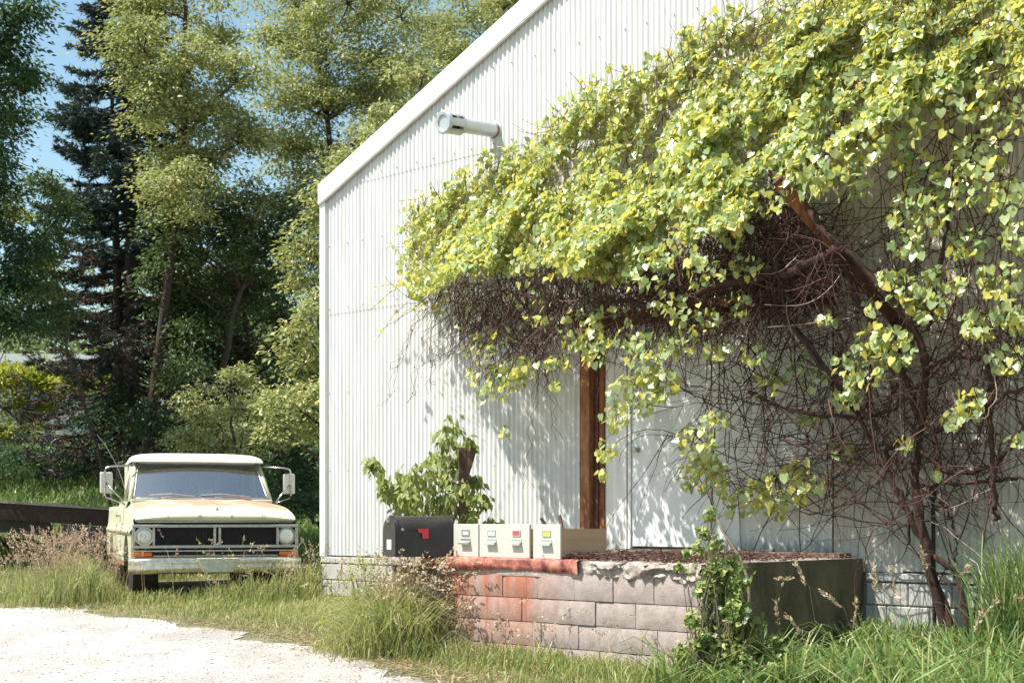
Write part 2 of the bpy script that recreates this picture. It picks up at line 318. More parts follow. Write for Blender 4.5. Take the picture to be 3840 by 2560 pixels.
# ------------------------------------------------------------------ object helpers
def tag(o, label=None, cat=None, group=None, kind=None):
    if label: o['label'] = label
    if cat: o['category'] = cat
    if group: o['group'] = group
    if kind: o['kind'] = kind
    return o
def empty(name, loc=(0, 0, 0), rz=0.0, label=None, cat=None, group=None):
    o = bpy.data.objects.new(name, None); COL.objects.link(o)
    o.empty_display_size = 0.2
    o.location = tuple(float(v) for v in loc); o.rotation_euler = (0, 0, rz)
    return tag(o, label, cat, group)
def link(name, me, mat=None, parent=None, kind=None):
    o = bpy.data.objects.new(name, me); COL.objects.link(o)
    if mat and not me.materials: me.materials.append(MATS[mat])
    if parent: o.parent = parent
    if kind: o['kind'] = kind
    return o
class MB:
    def __init__(self): self.v = []; self.f = []
    def add(self, vs, fs):
        k = len(self.v); self.v += [tuple(map(float, p)) for p in vs]; self.f += [tuple(i + k for i in f) for f in fs]; return self
    def box(self, x0, x1, y0, y1, z0, z1):
        return self.add([(x0, y0, z0), (x1, y0, z0), (x1, y1, z0), (x0, y1, z0), (x0, y0, z1), (x1, y0, z1), (x1, y1, z1), (x0, y1, z1)],
                        [(0, 3, 2, 1), (4, 5, 6, 7), (0, 1, 5, 4), (1, 2, 6, 5), (2, 3, 7, 6), (3, 0, 4, 7)])
    def prism(self, poly, axis, a, b):
        """poly: 2-D outline in the two other axes (order kept), extruded along axis from a to b"""
        n = len(poly); vs = []
        for t in (a, b):
            for p, q in poly:
                vs.append({'x': (t, p, q), 'y': (p, t, q), 'z': (p, q, t)}[axis])
        fs = [tuple(range(n)), tuple(range(2 * n - 1, n - 1, -1))]
        fs += [(i, i + n, (i + 1) % n + n, (i + 1) % n) for i in range(n)]
        return self.add(vs, fs)
    def tube(self, pts, r, k=8, caps=True):
        pts = [Vector(p) for p in pts]; rr = r if isinstance(r, (list, tuple)) else [r] * len(pts)
        vs = []; up = Vector((0.31, 0.17, 0.93))
        for i, p in enumerate(pts):
            t = (pts[min(i + 1, len(pts) - 1)] - pts[max(i - 1, 0)]).normalized()
            a = t.cross(up)
            if a.length < 1e-3: a = t.cross(Vector((1, 0, 0)))
            a.normalize(); c = t.cross(a)
            for j in range(k):
                th = 2 * math.pi * j / k
                vs.append(p + (a * math.cos(th) + c * math.sin(th)) * rr[i])
        fs = [(i * k + j, i * k + (j + 1) % k, (i + 1) * k + (j + 1) % k, (i + 1) * k + j) for i in range(len(pts) - 1) for j in range(k)]
        if caps: fs += [tuple(range(k - 1, -1, -1)), tuple(range((len(pts) - 1) * k, len(pts) * k))]
        return self.add(vs, fs)
    def lathe(self, prof, axis='y', k=24, c=(0, 0, 0)):
        """prof: list of (radius, along)"""
        vs = []
        for r, a in prof:
            for j in range(k):
                th = 2 * math.pi * j / k; p, q = r * math.cos(th), r * math.sin(th)
                v = {'y': (p, a, q), 'x': (a, p, q), 'z': (p, q, a)}[axis]
                vs.append((v[0] + c[0], v[1] + c[1], v[2] + c[2]))
        fs = [(i * k + j, i * k + (j + 1) % k, (i + 1) * k + (j + 1) % k, (i + 1) * k + j) for i in range(len(prof) - 1) for j in range(k)]
        return self.add(vs, fs)
    def grid(self, rows):
        """rows: list of equal-length point lists"""
        n = len(rows[0]); vs = [p for r in rows for p in r]
        return self.add(vs, [(i * n + j, i * n + j + 1, (i + 1) * n + j + 1, (i + 1) * n + j) for i in range(len(rows) - 1) for j in range(n - 1)])
    def mesh(self, name, smooth=False, bevel=0.0, fix=True):
        me = bpy.data.meshes.new(name); me.from_pydata(self.v, [], self.f)
        if fix or bevel:
            bm = bmesh.new(); bm.from_mesh(me)
            bmesh.ops.recalc_face_normals(bm, faces=bm.faces)
            if bevel: bmesh.ops.bevel(bm, geom=list(bm.edges), offset=bevel, segments=1, affect='EDGES', clamp_overlap=True)
            bm.to_mesh(me); bm.free()
        if smooth is True: me.polygons.foreach_set('use_smooth', [True] * len(me.polygons))
        elif smooth:
            me.polygons.foreach_set('use_smooth', [True] * len(me.polygons)); me.set_sharp_from_angle(angle=R(smooth))
        me.update(); return me
    def build(self, name, mat, parent=None, smooth=False, bevel=0.0, kind=None, fix=True):
        return link(name, self.mesh(name, smooth, bevel, fix), mat, parent, kind)

def np_mesh(name, verts, faces):
    """verts (n,3); faces: list of integer arrays (m,k)"""
    me = bpy.data.meshes.new(name); me.vertices.add(len(verts))
    me.vertices.foreach_set('co', np.asarray(verts, np.float32).ravel())
    idx = np.concatenate([f.ravel() for f in faces]).astype(np.int32)
    lens = np.concatenate([np.full(len(f), f.shape[1]) for f in faces])
    start = np.concatenate([[0], np.cumsum(lens)[:-1]]).astype(np.int32)
    me.loops.add(len(idx)); me.loops.foreach_set('vertex_index', idx)
    me.polygons.add(len(lens)); me.polygons.foreach_set('loop_start', start)
    me.update(calc_edges=True); return me
def unit(v): return v / np.maximum(np.linalg.norm(v, axis=-1, keepdims=True), 1e-9)
HEART = (np.array([(0, 0.06, 0), (-.30, -.10, .05), (-.52, .22, .07), (-.36, .62, .02), (0, 1.0, -.12), (.36, .62, .02), (.52, .22, .07), (.30, -.10, .05), (0, .42, -.05)]),
         [np.array([(0, 1, 2, 8), (8, 2, 3, 4), (8, 4, 5, 6), (0, 8, 6, 7)])])
LANCE = (np.array([(0, 0, 0), (-.24, .42, .05), (0, 1.0, -.08), (.24, .42, .05)]), [np.array([(0, 1, 2), (0, 2, 3)])])
NEEDLE = (np.array([(-.10, 0, 0), (.10, 0, 0), (0, 1.0, 0)]), [np.array([(0, 1, 2)])])
TRIO = (np.array([(0, 0, 0), (-.16, .5, .04), (0, 1.0, -.10), (.16, .5, .04),
                  (-.45, .35, -.02), (-.75, .50, -.15), (-.40, .10, 0), (.45, .35, -.02), (.75, .50, -.15), (.40, .10, 0)]),
        [np.array([(0, 1, 2), (0, 2, 3)]), np.array([(0, 6, 5, 4), (0, 7, 8, 9)])])
def leaves(name, pos, axis, nrm, size, tmpl, mat, parent=None, kind='stuff'):
    tv, tf = tmpl; n = len(pos); k = len(tv)
    axis = unit(axis); side = unit(np.cross(axis, nrm)); nn = np.cross(side, axis)
    v = pos[:, None] + size[:, None, None] * (tv[None, :, :1] * side[:, None] + tv[None, :, 1:2] * axis[:, None] + tv[None, :, 2:] * nn[:, None])
    off = (np.arange(n) * k)[:, None, None]
    me = np_mesh(name, v.reshape(-1, 3), [(off + f[None]).reshape(-1, f.shape[1]) for f in tf])
    return link(name, me, mat, parent, kind)
def tubes(name, P, rad, mat, parent=None, k=3, kind='stuff'):
    """P (n,m,3) polylines, rad (n,m)"""
    n, m, _ = P.shape
    T = unit(np.gradient(P, axis=1)); ref = np.array([0.23, 0.41, 0.88])
    a = unit(np.cross(T, ref)); c = np.cross(T, a)
    th = np.arange(k) * 2 * np.pi / k
    v = P[:, :, None] + rad[:, :, None, None] * (np.cos(th)[None, None, :, None] * a[:, :, None] + np.sin(th)[None, None, :, None] * c[:, :, None])
    i = np.arange(m - 1)[:, None]; j = np.arange(k)[None]
    q = np.stack([i * k + j, i * k + (j + 1) % k, (i + 1) * k + (j + 1) % k, (i + 1) * k + j], -1).reshape(-1, 4)
    me = np_mesh(name, v.reshape(-1, 3), [((np.arange(n) * m * k)[:, None, None] + q[None]).reshape(-1, 4)])
    me.polygons.foreach_set('use_smooth', [True] * len(me.polygons))
    return link(name, me, mat, parent, kind)
def blades(name, base, h, w, lean, mat, parent=None, kind='stuff', curl=0.5):
    """grass blades: base (n,3), height, width, lean (n,2) horizontal tip offset as a share of the height"""
    n = len(base); a = rng.uniform(0, 2 * np.pi, n)
    side = np.stack([np.cos(a), np.sin(a), np.zeros(n)], -1) * w[:, None]
    L = np.concatenate([lean, np.zeros((n, 1))], 1) * h[:, None]
    up = np.array([0, 0, 1.0]) * h[:, None]
    ll = np.linalg.norm(lean, axis=1, keepdims=True)
    p1 = base + up * 0.45 + L * 0.16; p2 = base + up * (0.82 - 0.10 * ll * curl) + L * 0.50; p3 = base + up * (1.0 - 0.42 * np.minimum(ll, 1.6) * curl) + L
    v = np.stack([base - side, base + side, p1 - side * .9, p1 + side * .9, p2 - side * .6, p2 + side * .6, p3], 1)
    o = (np.arange(n) * 7)[:, None]
    me = np_mesh(name, v.reshape(-1, 3), [np.concatenate([o + np.array([[0, 1, 3, 2]]), o + np.array([[2, 3, 5, 4]])]), o + np.array([[4, 5, 6]])])
    return link(name, me, mat, parent, kind), p3
def in_poly(px, py, poly):
    inside = np.zeros(len(px), bool); n = len(poly); j = n - 1
    for i in range(n):
        xi, yi = poly[i]; xj, yj = poly[j]
        c = ((yi > py) != (yj > py)) & (px < (xj - xi) * (py - yi) / (yj - yi + 1e-12) + xi)
        inside ^= c; j = i
    return inside
def sample_poly(poly, n):
    p = np.array(poly, float); lo, hi = p.min(0), p.max(0); out = np.zeros((0, 2))
    while len(out) < n:
        q = rng.uniform(lo, hi, (n * 2, 2)); out = np.concatenate([out, q[in_poly(q[:, 0], q[:, 1], poly)]])
    return out[:n]
def nz(p, sc, off=0.0):
    return np.array([noise.noise(Vector((a[0] * sc + off, a[1] * sc - off, a[2] * sc + off * .5))) for a in p])
def rand_unit(n):
    return unit(rng.normal(size=(n, 3)))

# ================================================================== ground
xs = np.concatenate([np.linspace(-400, -40, 10), np.linspace(-30, 30, 61), np.linspace(40, 400, 10)])
ys = np.concatenate([np.linspace(-60, 0, 5), np.linspace(1, 45, 89), np.linspace(60, 500, 12)])
gx, gy = np.meshgrid(xs, ys)
gv = np.stack([gx, gy, gzv(gx, gy)], -1)
gr = np.arange(len(xs) * len(ys)).reshape(len(ys), len(xs))
me = np_mesh('ground', gv.reshape(-1, 3), [np.stack([gr[:-1, :-1], gr[:-1, 1:], gr[1:, 1:], gr[1:, :-1]], -1).reshape(-1, 4)])
link('ground', me, 'soil', kind='structure')

# gravel lane: its grassy edge runs roughly along the building
edge_px = [(-700, 1360), (-300, 1382), (0, 1396), (200, 1411), (400, 1428), (600, 1458), (700, 1482), (850, 1520), (950, 1552), (1010, 1575)]
edge = [on_ground(*p) for p in edge_px] + [(0.15, 9.2), (0.9, 7.4), (2.2, 5.0), (4.5, 0.0), (8.0, -8.0)]
rows = []
for i in range(len(edge) - 1):
    (x0, y0), (x1, y1) = edge[i], edge[i + 1]
    n = max(2, int(math.hypot(x1 - x0, y1 - y0) / 0.12))
    for q in range(n):
        t = q / n; x, y = x0 + (x1 - x0) * t, y0 + (y1 - y0) * t
        j = 0.42 * noise.noise(Vector((x * 1.1, y * 1.1, 3))) + 0.16 * noise.noise(Vector((x * 4.5, y * 4.5, 8)))
        x += j; y += j
        row = []
        for d in (0, .3, .8, 1.6, 3, 5, 8, 12):
            px, py = x - d * 0.82, y - d * 0.57
            row.append((px, py, gz(px, py) + 0.006))
        rows.append(row)
MB().grid(rows).build('gravel_lane', 'gravel', kind='structure')
EDGE = edge
def lane_side(x, y):
    """distance past the lane edge into the grass (negative on the gravel), arrays"""
    x = np.asarray(x, float); y = np.asarray(y, float)
    best = np.full(x.shape, 1e9); sgn = np.ones(x.shape)
    for (x0, y0), (x1, y1) in zip(EDGE[:-1], EDGE[1:]):
        dx, dy = x1 - x0, y1 - y0; L2 = dx * dx + dy * dy
        t = np.clip(((x - x0) * dx + (y - y0) * dy) / L2, 0, 1)
        d = np.hypot(x - x0 - t * dx, y - y0 - t * dy)
        cr = dx * (y - y0) - dy * (x - x0)
        up = d < best; best = np.where(up, d, best); sgn = np.where(up, np.sign(cr), sgn)
    return best * sgn
# loose stones on the lane
n = 16000
py = 10.2 + 7.5 * rng.random(n) ** 1.3; px = rng.uniform(-7.5, 1.2, n)
ok = lane_side(px, py) < 0.25 * rng.random(n) ** 2
px, py = px[ok], py[ok]; n = len(px)
r = 0.004 + 0.014 * rng.random(n) ** 4
OCT = np.array([(1, 0, 0), (0, 1, 0), (-1, 0, 0), (0, -1, 0), (0, 0, .7), (0, 0, -.7)], float)
OF = np.array([(0, 1, 4), (1, 2, 4), (2, 3, 4), (3, 0, 4), (1, 0, 5), (2, 1, 5), (3, 2, 5), (0, 3, 5)])
jit = np.array([1, 1, .55]) * OCT[None] * rng.uniform(0.6, 1.3, (n, 6, 1)) * r[:, None, None]
v = np.stack([px, py, gzv(px, py) + r * 0.12 + 0.006], -1)[:, None] + jit
tag(link('loose_gravel', np_mesh('loose_gravel', v.reshape(-1, 3), [((np.arange(n) * 6)[:, None, None] + OF[None]).reshape(-1, 3)]), 'pebble', kind='stuff'),
    'loose pale stones scattered over the gravel lane', 'gravel')

# ================================================================== the metal building
SL = -7.41; SR = 7.0                      # gable wall from its left corner to its right corner
EAVE = 5.72; PITCH = 0.43; RIDGE_S = (SL + SR) / 2
def roof_z(s): return EAVE + PITCH * ((s - SL) if s < RIDGE_S else (SR - s))
PIT = 0.0676; AMP = 0.0115
bld = empty('metal_building', W(0, 0, 0), WROT, 'white corrugated metal gable building with rusty doorway and creeping vine', 'building')
def sheet(s0, s1, z0, z1, y):
    n = max(2, int(round((s1 - s0) / PIT * 8)))
    a = []; c = []
    for i in range(n + 1):
        s = s0 + (s1 - s0) * i / n
        yy = y + AMP * math.cos(2 * math.pi * s / PIT)
        top = min(z1, roof_z(s) - 0.02)
        if top <= z0 + 0.02: top = z0 + 0.001
        a.append((s, yy, z0)); c.append((s, yy, top))
    if max(p[2] for p in c) < z0 + 0.05: return
    o = MB().grid([a, c]).build('corrugated_sheet', 'white_sheet', bld, smooth=True, fix=False)
OPEN_L, OPEN_R, HEAD = -3.21, -0.31, 3.64
def sheet_row(a, b, z0, z1, y):
    n = max(1, int(round((b - a) / 0.676)))
    for i in range(n):
        s0, s1 = a + (b - a) * i / n, a + (b - a) * (i + 1) / n
        d = rng.uniform(-0.012, 0.012)
        sheet(s0 - 0.02, s1 + (0.0 if i < n - 1 else 0.0), z0 + d, z1, y - 0.0015 * (i % 2))
sheet_row(SL + 0.02, OPEN_L, 1.22, 4.20, -0.012)
sheet_row(OPEN_R, SR, 1.22, 4.20, -0.012)
sheet_row(OPEN_L, OPEN_R, HEAD + 0.03, 4.20, -0.012)
sheet_row(SL + 0.02, SR, 4.16, 5.74, -0.0155)
sheet_row(SL + 0.02, SR, 5.70, 9.6, -0.019)
# the wall behind the sheets, roof, other walls
poly = [(SL + .02, 0.4), (SR - .02, 0.4), (SR - .02, EAVE - .05), (RIDGE_S, roof_z(RIDGE_S) - .05), (SL + .02, EAVE - .05)]
MB().prism(poly, 'y', 0.10, 0.22).build('wall_core', 'trim_white', bld)
MB().box(SL + .02, SL + .14, 0.22, 12, 0.4, EAVE - .05).build('side_wall', 'trim_white', bld)
MB().box(SR - .14, SR - .02, 0.22, 12, 0.4, EAVE - .05).build('side_wall', 'trim_white', bld)
for sg in (0, 1):
    e = SL - 0.01 if sg == 0 else SR + 0.01
    ze = EAVE - 0.026; zr = roof_z(RIDGE_S)
    p = [(e, ze), (RIDGE_S, zr), (RIDGE_S, zr + .05), (e, ze + .05)]
    MB().prism(p, 'y', -0.05, 12.2).build('roof', 'roof_metal', bld)
# bargeboards: folded metal trim along the rake, in lengths
def barge(a, b, flip=False):
    if flip: za, zb = roof_z(a), roof_z(b)
    else: za, zb = roof_z(a), roof_z(b)
    p = [(a, za - 0.19), (b, zb - 0.19), (b, zb + 0.06), (a, za + 0.06)]
    MB().prism(p, 'y', -0.085, -0.05).build('bargeboard', 'barge_white', bld, bevel=0.006)
cuts = [SL - 0.015, -4.9, -2.2, RIDGE_S]
for a, b in zip(cuts[:-1], cuts[1:]): barge(a + 0.002, b)
cuts = [RIDGE_S, 2.6, 4.9, SR + 0.09]
for a, b in zip(cuts[:-1], cuts[1:]): barge(a + 0.002, b)
# drip fold under the rake board
for (a, b) in ((SL + .01, RIDGE_S), (RIDGE_S, SR + .05)):
    p = [(a, roof_z(a) - .205), (b, roof_z(b) - .205), (b, roof_z(b) - .194), (a, roof_z(a) - .194)]
    MB().prism(p, 'y', -0.080, -0.045).build('drip_fold', 'foundation', bld)
MB().box(SL - .012, SL + .085, -0.055, 0.10, 1.20, EAVE - .17).build('corner_trim', 'trim_white', bld, bevel=0.004)
# screws along the sheet laps
mb = MB()
for z in (1.30, 2.25, 3.2, 4.23, 5.0, 5.77, 6.6, 7.4):
    k = 0
    s = SL + 0.17
    while s < 3.0:
        if z < roof_z(s) - 0.3 and not (OPEN_L < s < OPEN_R and z < HEAD):
            ss = round(s / PIT) * PIT + PIT / 2 * 0
            yo = -0.05 if z > 5.7 else -0.044 if z > 4.2 else -0.038
            ss = (math.floor(s / PIT) + 0.5) * PIT
            yb = {True: -0.024}.get(z > 5.7, -0.018 if z > 4.2 else -0.012) - AMP - 0.0055
            mb.box(ss - .005, ss + .005, yb + .002, yb + 0.010, z - .005, z + .005)
        s += 0.3042
mb.build('sheet_screws', 'rust_light', bld, kind='stuff')

# foundation of concrete blocks with a thin sill course
fd = MB().box(SL + .02, SR, -0.030, 0.10, 0.0, 1.205).build('foundation_core', 'mortar', bld)
BLK = MB().box(-.195, .195, -.012, .02, -.095, .095).mesh('foundation_block', bevel=0.008)
BLK.materials.append(MATS['foundation'])
def blocks(a, b, ztop, n, skip=None):
    for c in range(n):
        z = ztop - 0.10 - 0.20 * c; s = a + (0.2 if c % 2 == 0 else 0.0)
        while s < b:
            o = link('foundation_block', BLK, None, fd); x0 = max(s - .195, a); x1 = min(s + .195, b)
            o.location = ((x0 + x1) / 2, -0.035 + rng.uniform(-.002, .002), z); o.scale = ((x1 - x0) / .39, 1, 1)
            s += 0.4
SILL = MB().box(-.49, .49, -.016, .02, -.036, .036).mesh('sill_stone', bevel=0.006); SILL.materials.append(MATS['foundation'])
for a, b in ((SL, -3.5), (0.02, 4.0)):
    blocks(a, b, 1.12, 4 if a < -5 else 5)
    s = a
    while s < b - 0.1:
        e = min(s + 1.0, b); o = link('sill_stone', SILL, None, fd); o.location = ((s + e) / 2, -0.038, 1.165); o.scale = ((e - s - .008) / .98, 1, 1); s = e

# the doorway: rusty post, rusty head beam, flat infill panels, steel door
MB().box(OPEN_L, -3.085, -0.10, 0.02, 1.30, HEAD).box(OPEN_L, -3.19, -0.10, -0.05, 1.30, HEAD).build('door_post', 'rust_light', bld, bevel=0.004)
MB().box(-3.083, -3.02, -0.02, 0.03, 1.30, HEAD).box(-3.02, -2.99, -0.07, 0.03, 1.30, HEAD).build('post_web', 'rust_dark', bld)
MB().box(-2.988, -2.925, -0.055, 0.03, 1.30, HEAD).build('post_channel', 'rust', bld, bevel=0.003)
MB().box(OPEN_L - .05, OPEN_R + .05, -0.13, 0.0, HEAD - .03, HEAD + .09).build('head_beam', 'rust', bld, bevel=0.006)
MB().box(OPEN_L - .05, OPEN_R + .05, -0.16, -0.131, HEAD + .05, HEAD + .085).build('door_track', 'rust_light', bld)
DL, DR = -2.59, -1.68
MB().box(-2.923, -2.66, -0.03, 0.03, 1.36, HEAD - .03).build('infill_panel', 'white_panel', bld)
MB().box(DR + .06, OPEN_R - .012, -0.03, 0.03, 1.36, HEAD - .03).build('infill_panel', 'white_panel', bld)
MB().box(DL - .07, DR + .06, -0.03, 0.03, 3.47, HEAD - .03).build('infill_panel', 'white_panel', bld)
MB().box(OPEN_R - .010, OPEN_R + .0, -0.028, 0.0, 1.26, HEAD - .03).build('edge_strip', 'rust_dark', bld)
MB().box(-2.92, DL - .07, -0.036, -0.031, 1.345, 1.42).build('foot_patch', 'foundation', bld)
frm = MB().box(DL - .07, DL - .045, -0.055, 0.03, 1.36, 3.468).box(DL - .040, DL - .004, -0.043, 0.03, 1.36, 3.44).box(DR + .004, DR + .058, -0.05, 0.03, 1.36, 3.468).box(DL - .044, DR + .003, -0.05, 0.03, 3.43, 3.466)
frm.build('door_frame', 'trim_white', bld)
MB().box(DL - .0445, DL - .041, -0.046, 0.0, 1.36, 3.43).build('door_gap', 'dark_opening', bld)
dr = MB().box(DL, DR, -0.022, 0.02, 1.395, 3.425).build('steel_door', 'door_paint', bld, bevel=0.003)
MB().box(DL - .04, DR + .05, -0.075, 0.02, 1.335, 1.372).build('door_sill', 'old_board', bld)
MB().lathe([(0.0, -.085), (.022, -.083), (.03, -.068), (.022, -.052), (.012, -.045), (.012, -.030), (.034, -.030), (.034, -.022)], 'y', 16, (DL + .07, 0, 2.36)).build('door_knob', 'chrome_dull', dr, smooth=40)
MB().lathe([(0.0, -.036), (.026, -.034), (.030, -.022)], 'y', 16, (DL + .07, 0, 2.53)).build('deadbolt', 'chrome_dull', dr, smooth=40)
MB().box(DL + .28, DL + .50, -0.0245, -0.0225, 2.44, 2.74).build('paper_notice', 'paper', dr)

# ================================================================== roof vent pipe on the wall
ps, pz = on_wall(1136, 300, 0.03)
vp = None
vp = empty('vent_pipe', W(float(ps), -0.03, float(pz)), WROT, 'galvanised round vent pipe with drum cap sticking out of white gable', 'vent pipe')
Lp = 0.56
vp.rotation_euler = (R(5), 0, WROT)
MB().lathe([(.078, 0), (.078, -Lp)], 'y', 28).build('pipe', 'galvanised', vp, smooth=True)
MB().lathe([(.105, .012), (.105, .004), (.079, -.006)], 'y', 28).build('wall_flange', 'galvanised', vp, smooth=30)
MB().lathe([(.086, -.012), (.084, -.030)], 'y', 28).build('rust_collar', 'rust_light', vp)
cap = empty('cap_tmp'); bpy.data.objects.remove(cap)
MB().lathe([(0.0, -Lp - .225), (.072, -Lp - .225), (.078, -Lp - .240), (.108, -Lp - .243), (.122, -Lp - .228), (.122, -Lp - .205), (.112, -Lp - .20)], 'y', 28).build('cap_face', 'galvanised', vp, smooth=35)
MB().lathe([(.0, -Lp - .02), (.108, -Lp - .02), (.113, -Lp - .005), (.113, -Lp + .012), (.079, -Lp + .02)], 'y', 28).build('cap_ring', 'galvanised', vp, smooth=35)
for k in range(6):
    a0 = math.pi / 6 + k * math.pi / 3 + 0.09; a1 = a0 + math.pi / 3 - 0.30
    g_ = []
    for y in (-Lp - .205, -Lp - .012):
        g_.append([(.111 * math.cos(a0 + (a1 - a0) * q / 6), y, .111 * math.sin(a0 + (a1 - a0) * q / 6)) for q in range(7)])
    MB().grid(g_).build('cap_louvre', 'galvanised', vp, smooth=True)
MB().lathe([(.055, -Lp - .20), (.055, -Lp - .01)], 'y', 16).build('cap_core', 'dark_opening', vp)

# ================================================================== loading dock
DZ = 1.33; DF = -2.52
dock = empty('loading_dock', W(0, 0, 0), WROT, 'concrete block loading dock with rust stained front and rusty steel edge', 'loading dock')
s_iron = float(on_wall(2168 / D, 1310, 2.55)[0])
s_left = float(on_wall(1462 / D, 1290, 2.45)[0])
s_face = float(on_wall(1640 / D, 1290, 2.52)[0])
print('dock left', s_left, 'face', s_face)
MB().box(s_left, -0.06, DF + .10, -0.05, 0.0, 1.24).build('fill', 'dock_core', dock)
MB().box(s_left + .02, s_face - .012, DF + .26, DF + .30, 0.0, 1.23).build('broken_corner', 'dock_core', dock)
cor = MB()
# slab with a crumbled lip on its right half
nsx, prof = 130, [(0.0, 0.0), (-.005, -.012), (-.012, -.035), (-.014, -.06), (-.006, -.085), (.0, -.11), (.02, -.135)]
rows = []
for i in range(nsx + 1):
    s = s_face + (0.0 - s_face) * i / nsx
    rough = max(0.0, min(1.0, (s - s_iron - .03) / 0.10))
    row = [(s, -0.052, DZ)]
    for q in (-0.8, -1.4, -1.9, -2.2, -2.38):
        row.append((s, q, DZ + 0.006 * noise.noise(Vector((s * 5, q * 5, 1)))))
    for (dy, dz) in prof:
        a = rough * (0.06 * noise.noise(Vector((s * 7, dz * 18, 2))) + 0.045 * noise.noise(Vector((s * 23, dz * 60, 5))))
        row.append((s, DF + 0.004 + dy * rough + a - .006 * rough, DZ + dz * (1 + .25 * rough * noise.noise(Vector((s * 4, 7, 1)))) + 0.4 * a))
    rows.append(row)
MB().grid(rows).build('dock_slab', 'concrete_crumbled', dock, smooth=50)
MB().box(s_left, s_face - .003, DF + .02, -0.06, 1.245, DZ - .002).build('slab_end', 'concrete_crumbled', dock, bevel=0.01)
# steel channel along the edge, bent out and torn at its right end
s_iron = float(on_wall(2168 / D, 1310, 2.55)[0])
rows = []
n = 46
for i in range(n + 1):
    t = i / n; s = (s_face - .16) + (s_iron - s_face + .16) * t
    sag = 0.012 * math.sin(t * 9) + 0.008 * noise.noise(Vector((s * 6, 0, 0)))
    end = max(0, (t - .93) / .07)
    out = 0.028 + 0.018 * math.sin(t * 5 + 1) + .02 * end
    zt = DZ + .012
    rows.append([(s, DF + .14, zt), (s, DF - out + .02, zt), (s, DF - out - .005, zt - .012), (s, DF - out - .006 + .01 * math.sin(t * 13), zt - .055 + .4 * sag),
                 (s, DF - out + .006, zt - .100 - sag * .6 - .012 * end), (s, DF - out + .030, zt - .112 - sag * .6)])
MB().grid(rows).build('steel_edge', 'rust', dock, smooth=60)
m_, nt_, b_ = new_mat('edge_rust')
s_, z_, pos_ = along_wall(nt_)
c_ = ramp(nt_, noise_tex(nt_, 9, 6, 0.75, stretch=(1, 1, .8)), [(0.36, (0.13, 0.035, 0.035)), (0.47, (0.36, 0.11, 0.085)), (0.56, (0.50, 0.20, 0.14)), (0.70, (0.62, 0.38, 0.26))])
nt_.links.new(c_, b_.inputs['Base Color']); b_.inputs['Roughness'].default_value = 0.9
bump(nt_, b_, noise_tex(nt_, 45, 5, .8), 0.6)
dock.children[-1].data.materials[0] = m_
MB().box(s_left + .12, s_face - .16, DF + .07, DF + .16, 1.262, DZ + .006).build('steel_edge', 'rust_light', dock, bevel=0.008)
# blocks of the front and of the right end
def rough_block(name, w, h, seed):
    bm = bmesh.new(); bmesh.ops.create_grid(bm, x_segments=7, y_segments=4, size=0.5)
    me = bpy.data.meshes.new(name); vs = []; 
    for v in bm.verts:
        x, z = v.co.x, v.co.y
        e = 0.5 - max(abs(x), abs(z))
        d = 0.0 if e > 0.02 else 0.012
        nn = noise.noise(Vector((x * 6 + seed, z * 6, seed)))
        v.co = Vector((x * w * (1 + .012 * nn), d + .006 * nn, z * h * (1 + .02 * nn)))
    # sides
    ed = [e for e in bm.edges if e.is_boundary]
    r_ = bmesh.ops.extrude_edge_only(bm, edges=ed)
    for v in [q for q in r_['geom'] if isinstance(q, bmesh.types.BMVert)]: v.co.y += 0.09
    bmesh.ops.recalc_face_normals(bm, faces=bm.faces)
    bm.to_mesh(me); bm.free(); me.materials.append(MATS['dock_block'])
    me.polygons.foreach_set('use_smooth', [True] * len(me.polygons)); me.set_sharp_from_angle(angle=R(40))
    return me
VAR = [rough_block('dock_block', 0.388, 0.188, i * 3.7) for i in range(4)]
courses = [(1.228, 0.215), (1.010, 0.195), (0.812, 0.195), (0.614, 0.195), (0.416, 0.195), (0.218, .195)]
for ci, (zt, hh) in enumerate(courses):
    s = s_face - 0.02 + 0.02 * ci; first = True
    x = s + (0.4 if ci % 2 == 0 else 0.2)
    edges = [s]
    while x < -0.12: edges.append(x); x += 0.4
    edges.append(0.0)
    for a, b in zip(edges[:-1], edges[1:]):
        o = link('dock_block', VAR[rng.integers(4)], None, dock)
        o.location = ((a + b) / 2, DF + rng.uniform(-.006, .006), zt - hh / 2); o.scale = ((b - a - .006) / .388, 1, (hh - .005) / .188)
MB().box(s_face + .1, -0.05, DF + .028, DF + .099, 0.0, 1.235).build('mortar_bed', 'mortar', dock)
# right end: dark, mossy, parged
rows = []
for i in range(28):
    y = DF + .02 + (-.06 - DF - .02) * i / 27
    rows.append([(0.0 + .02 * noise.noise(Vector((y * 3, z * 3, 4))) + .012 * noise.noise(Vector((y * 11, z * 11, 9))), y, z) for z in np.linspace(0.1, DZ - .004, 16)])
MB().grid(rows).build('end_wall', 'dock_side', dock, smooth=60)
# old boards lying at the back of the slab
for k, (a, b, y0, y1) in enumerate([(-2.9, -1.5, -.34, -.20), (-2.75, -1.75, -.56, -.42), (-1.55, -.06, -.36, -.16), (-1.9, -.3, -.75, -.60)]):
    MB().box(a, b, y0, y1, DZ - .004, DZ + .03 + .008 * k).build('old_board', 'old_board', dock, bevel=0.004)

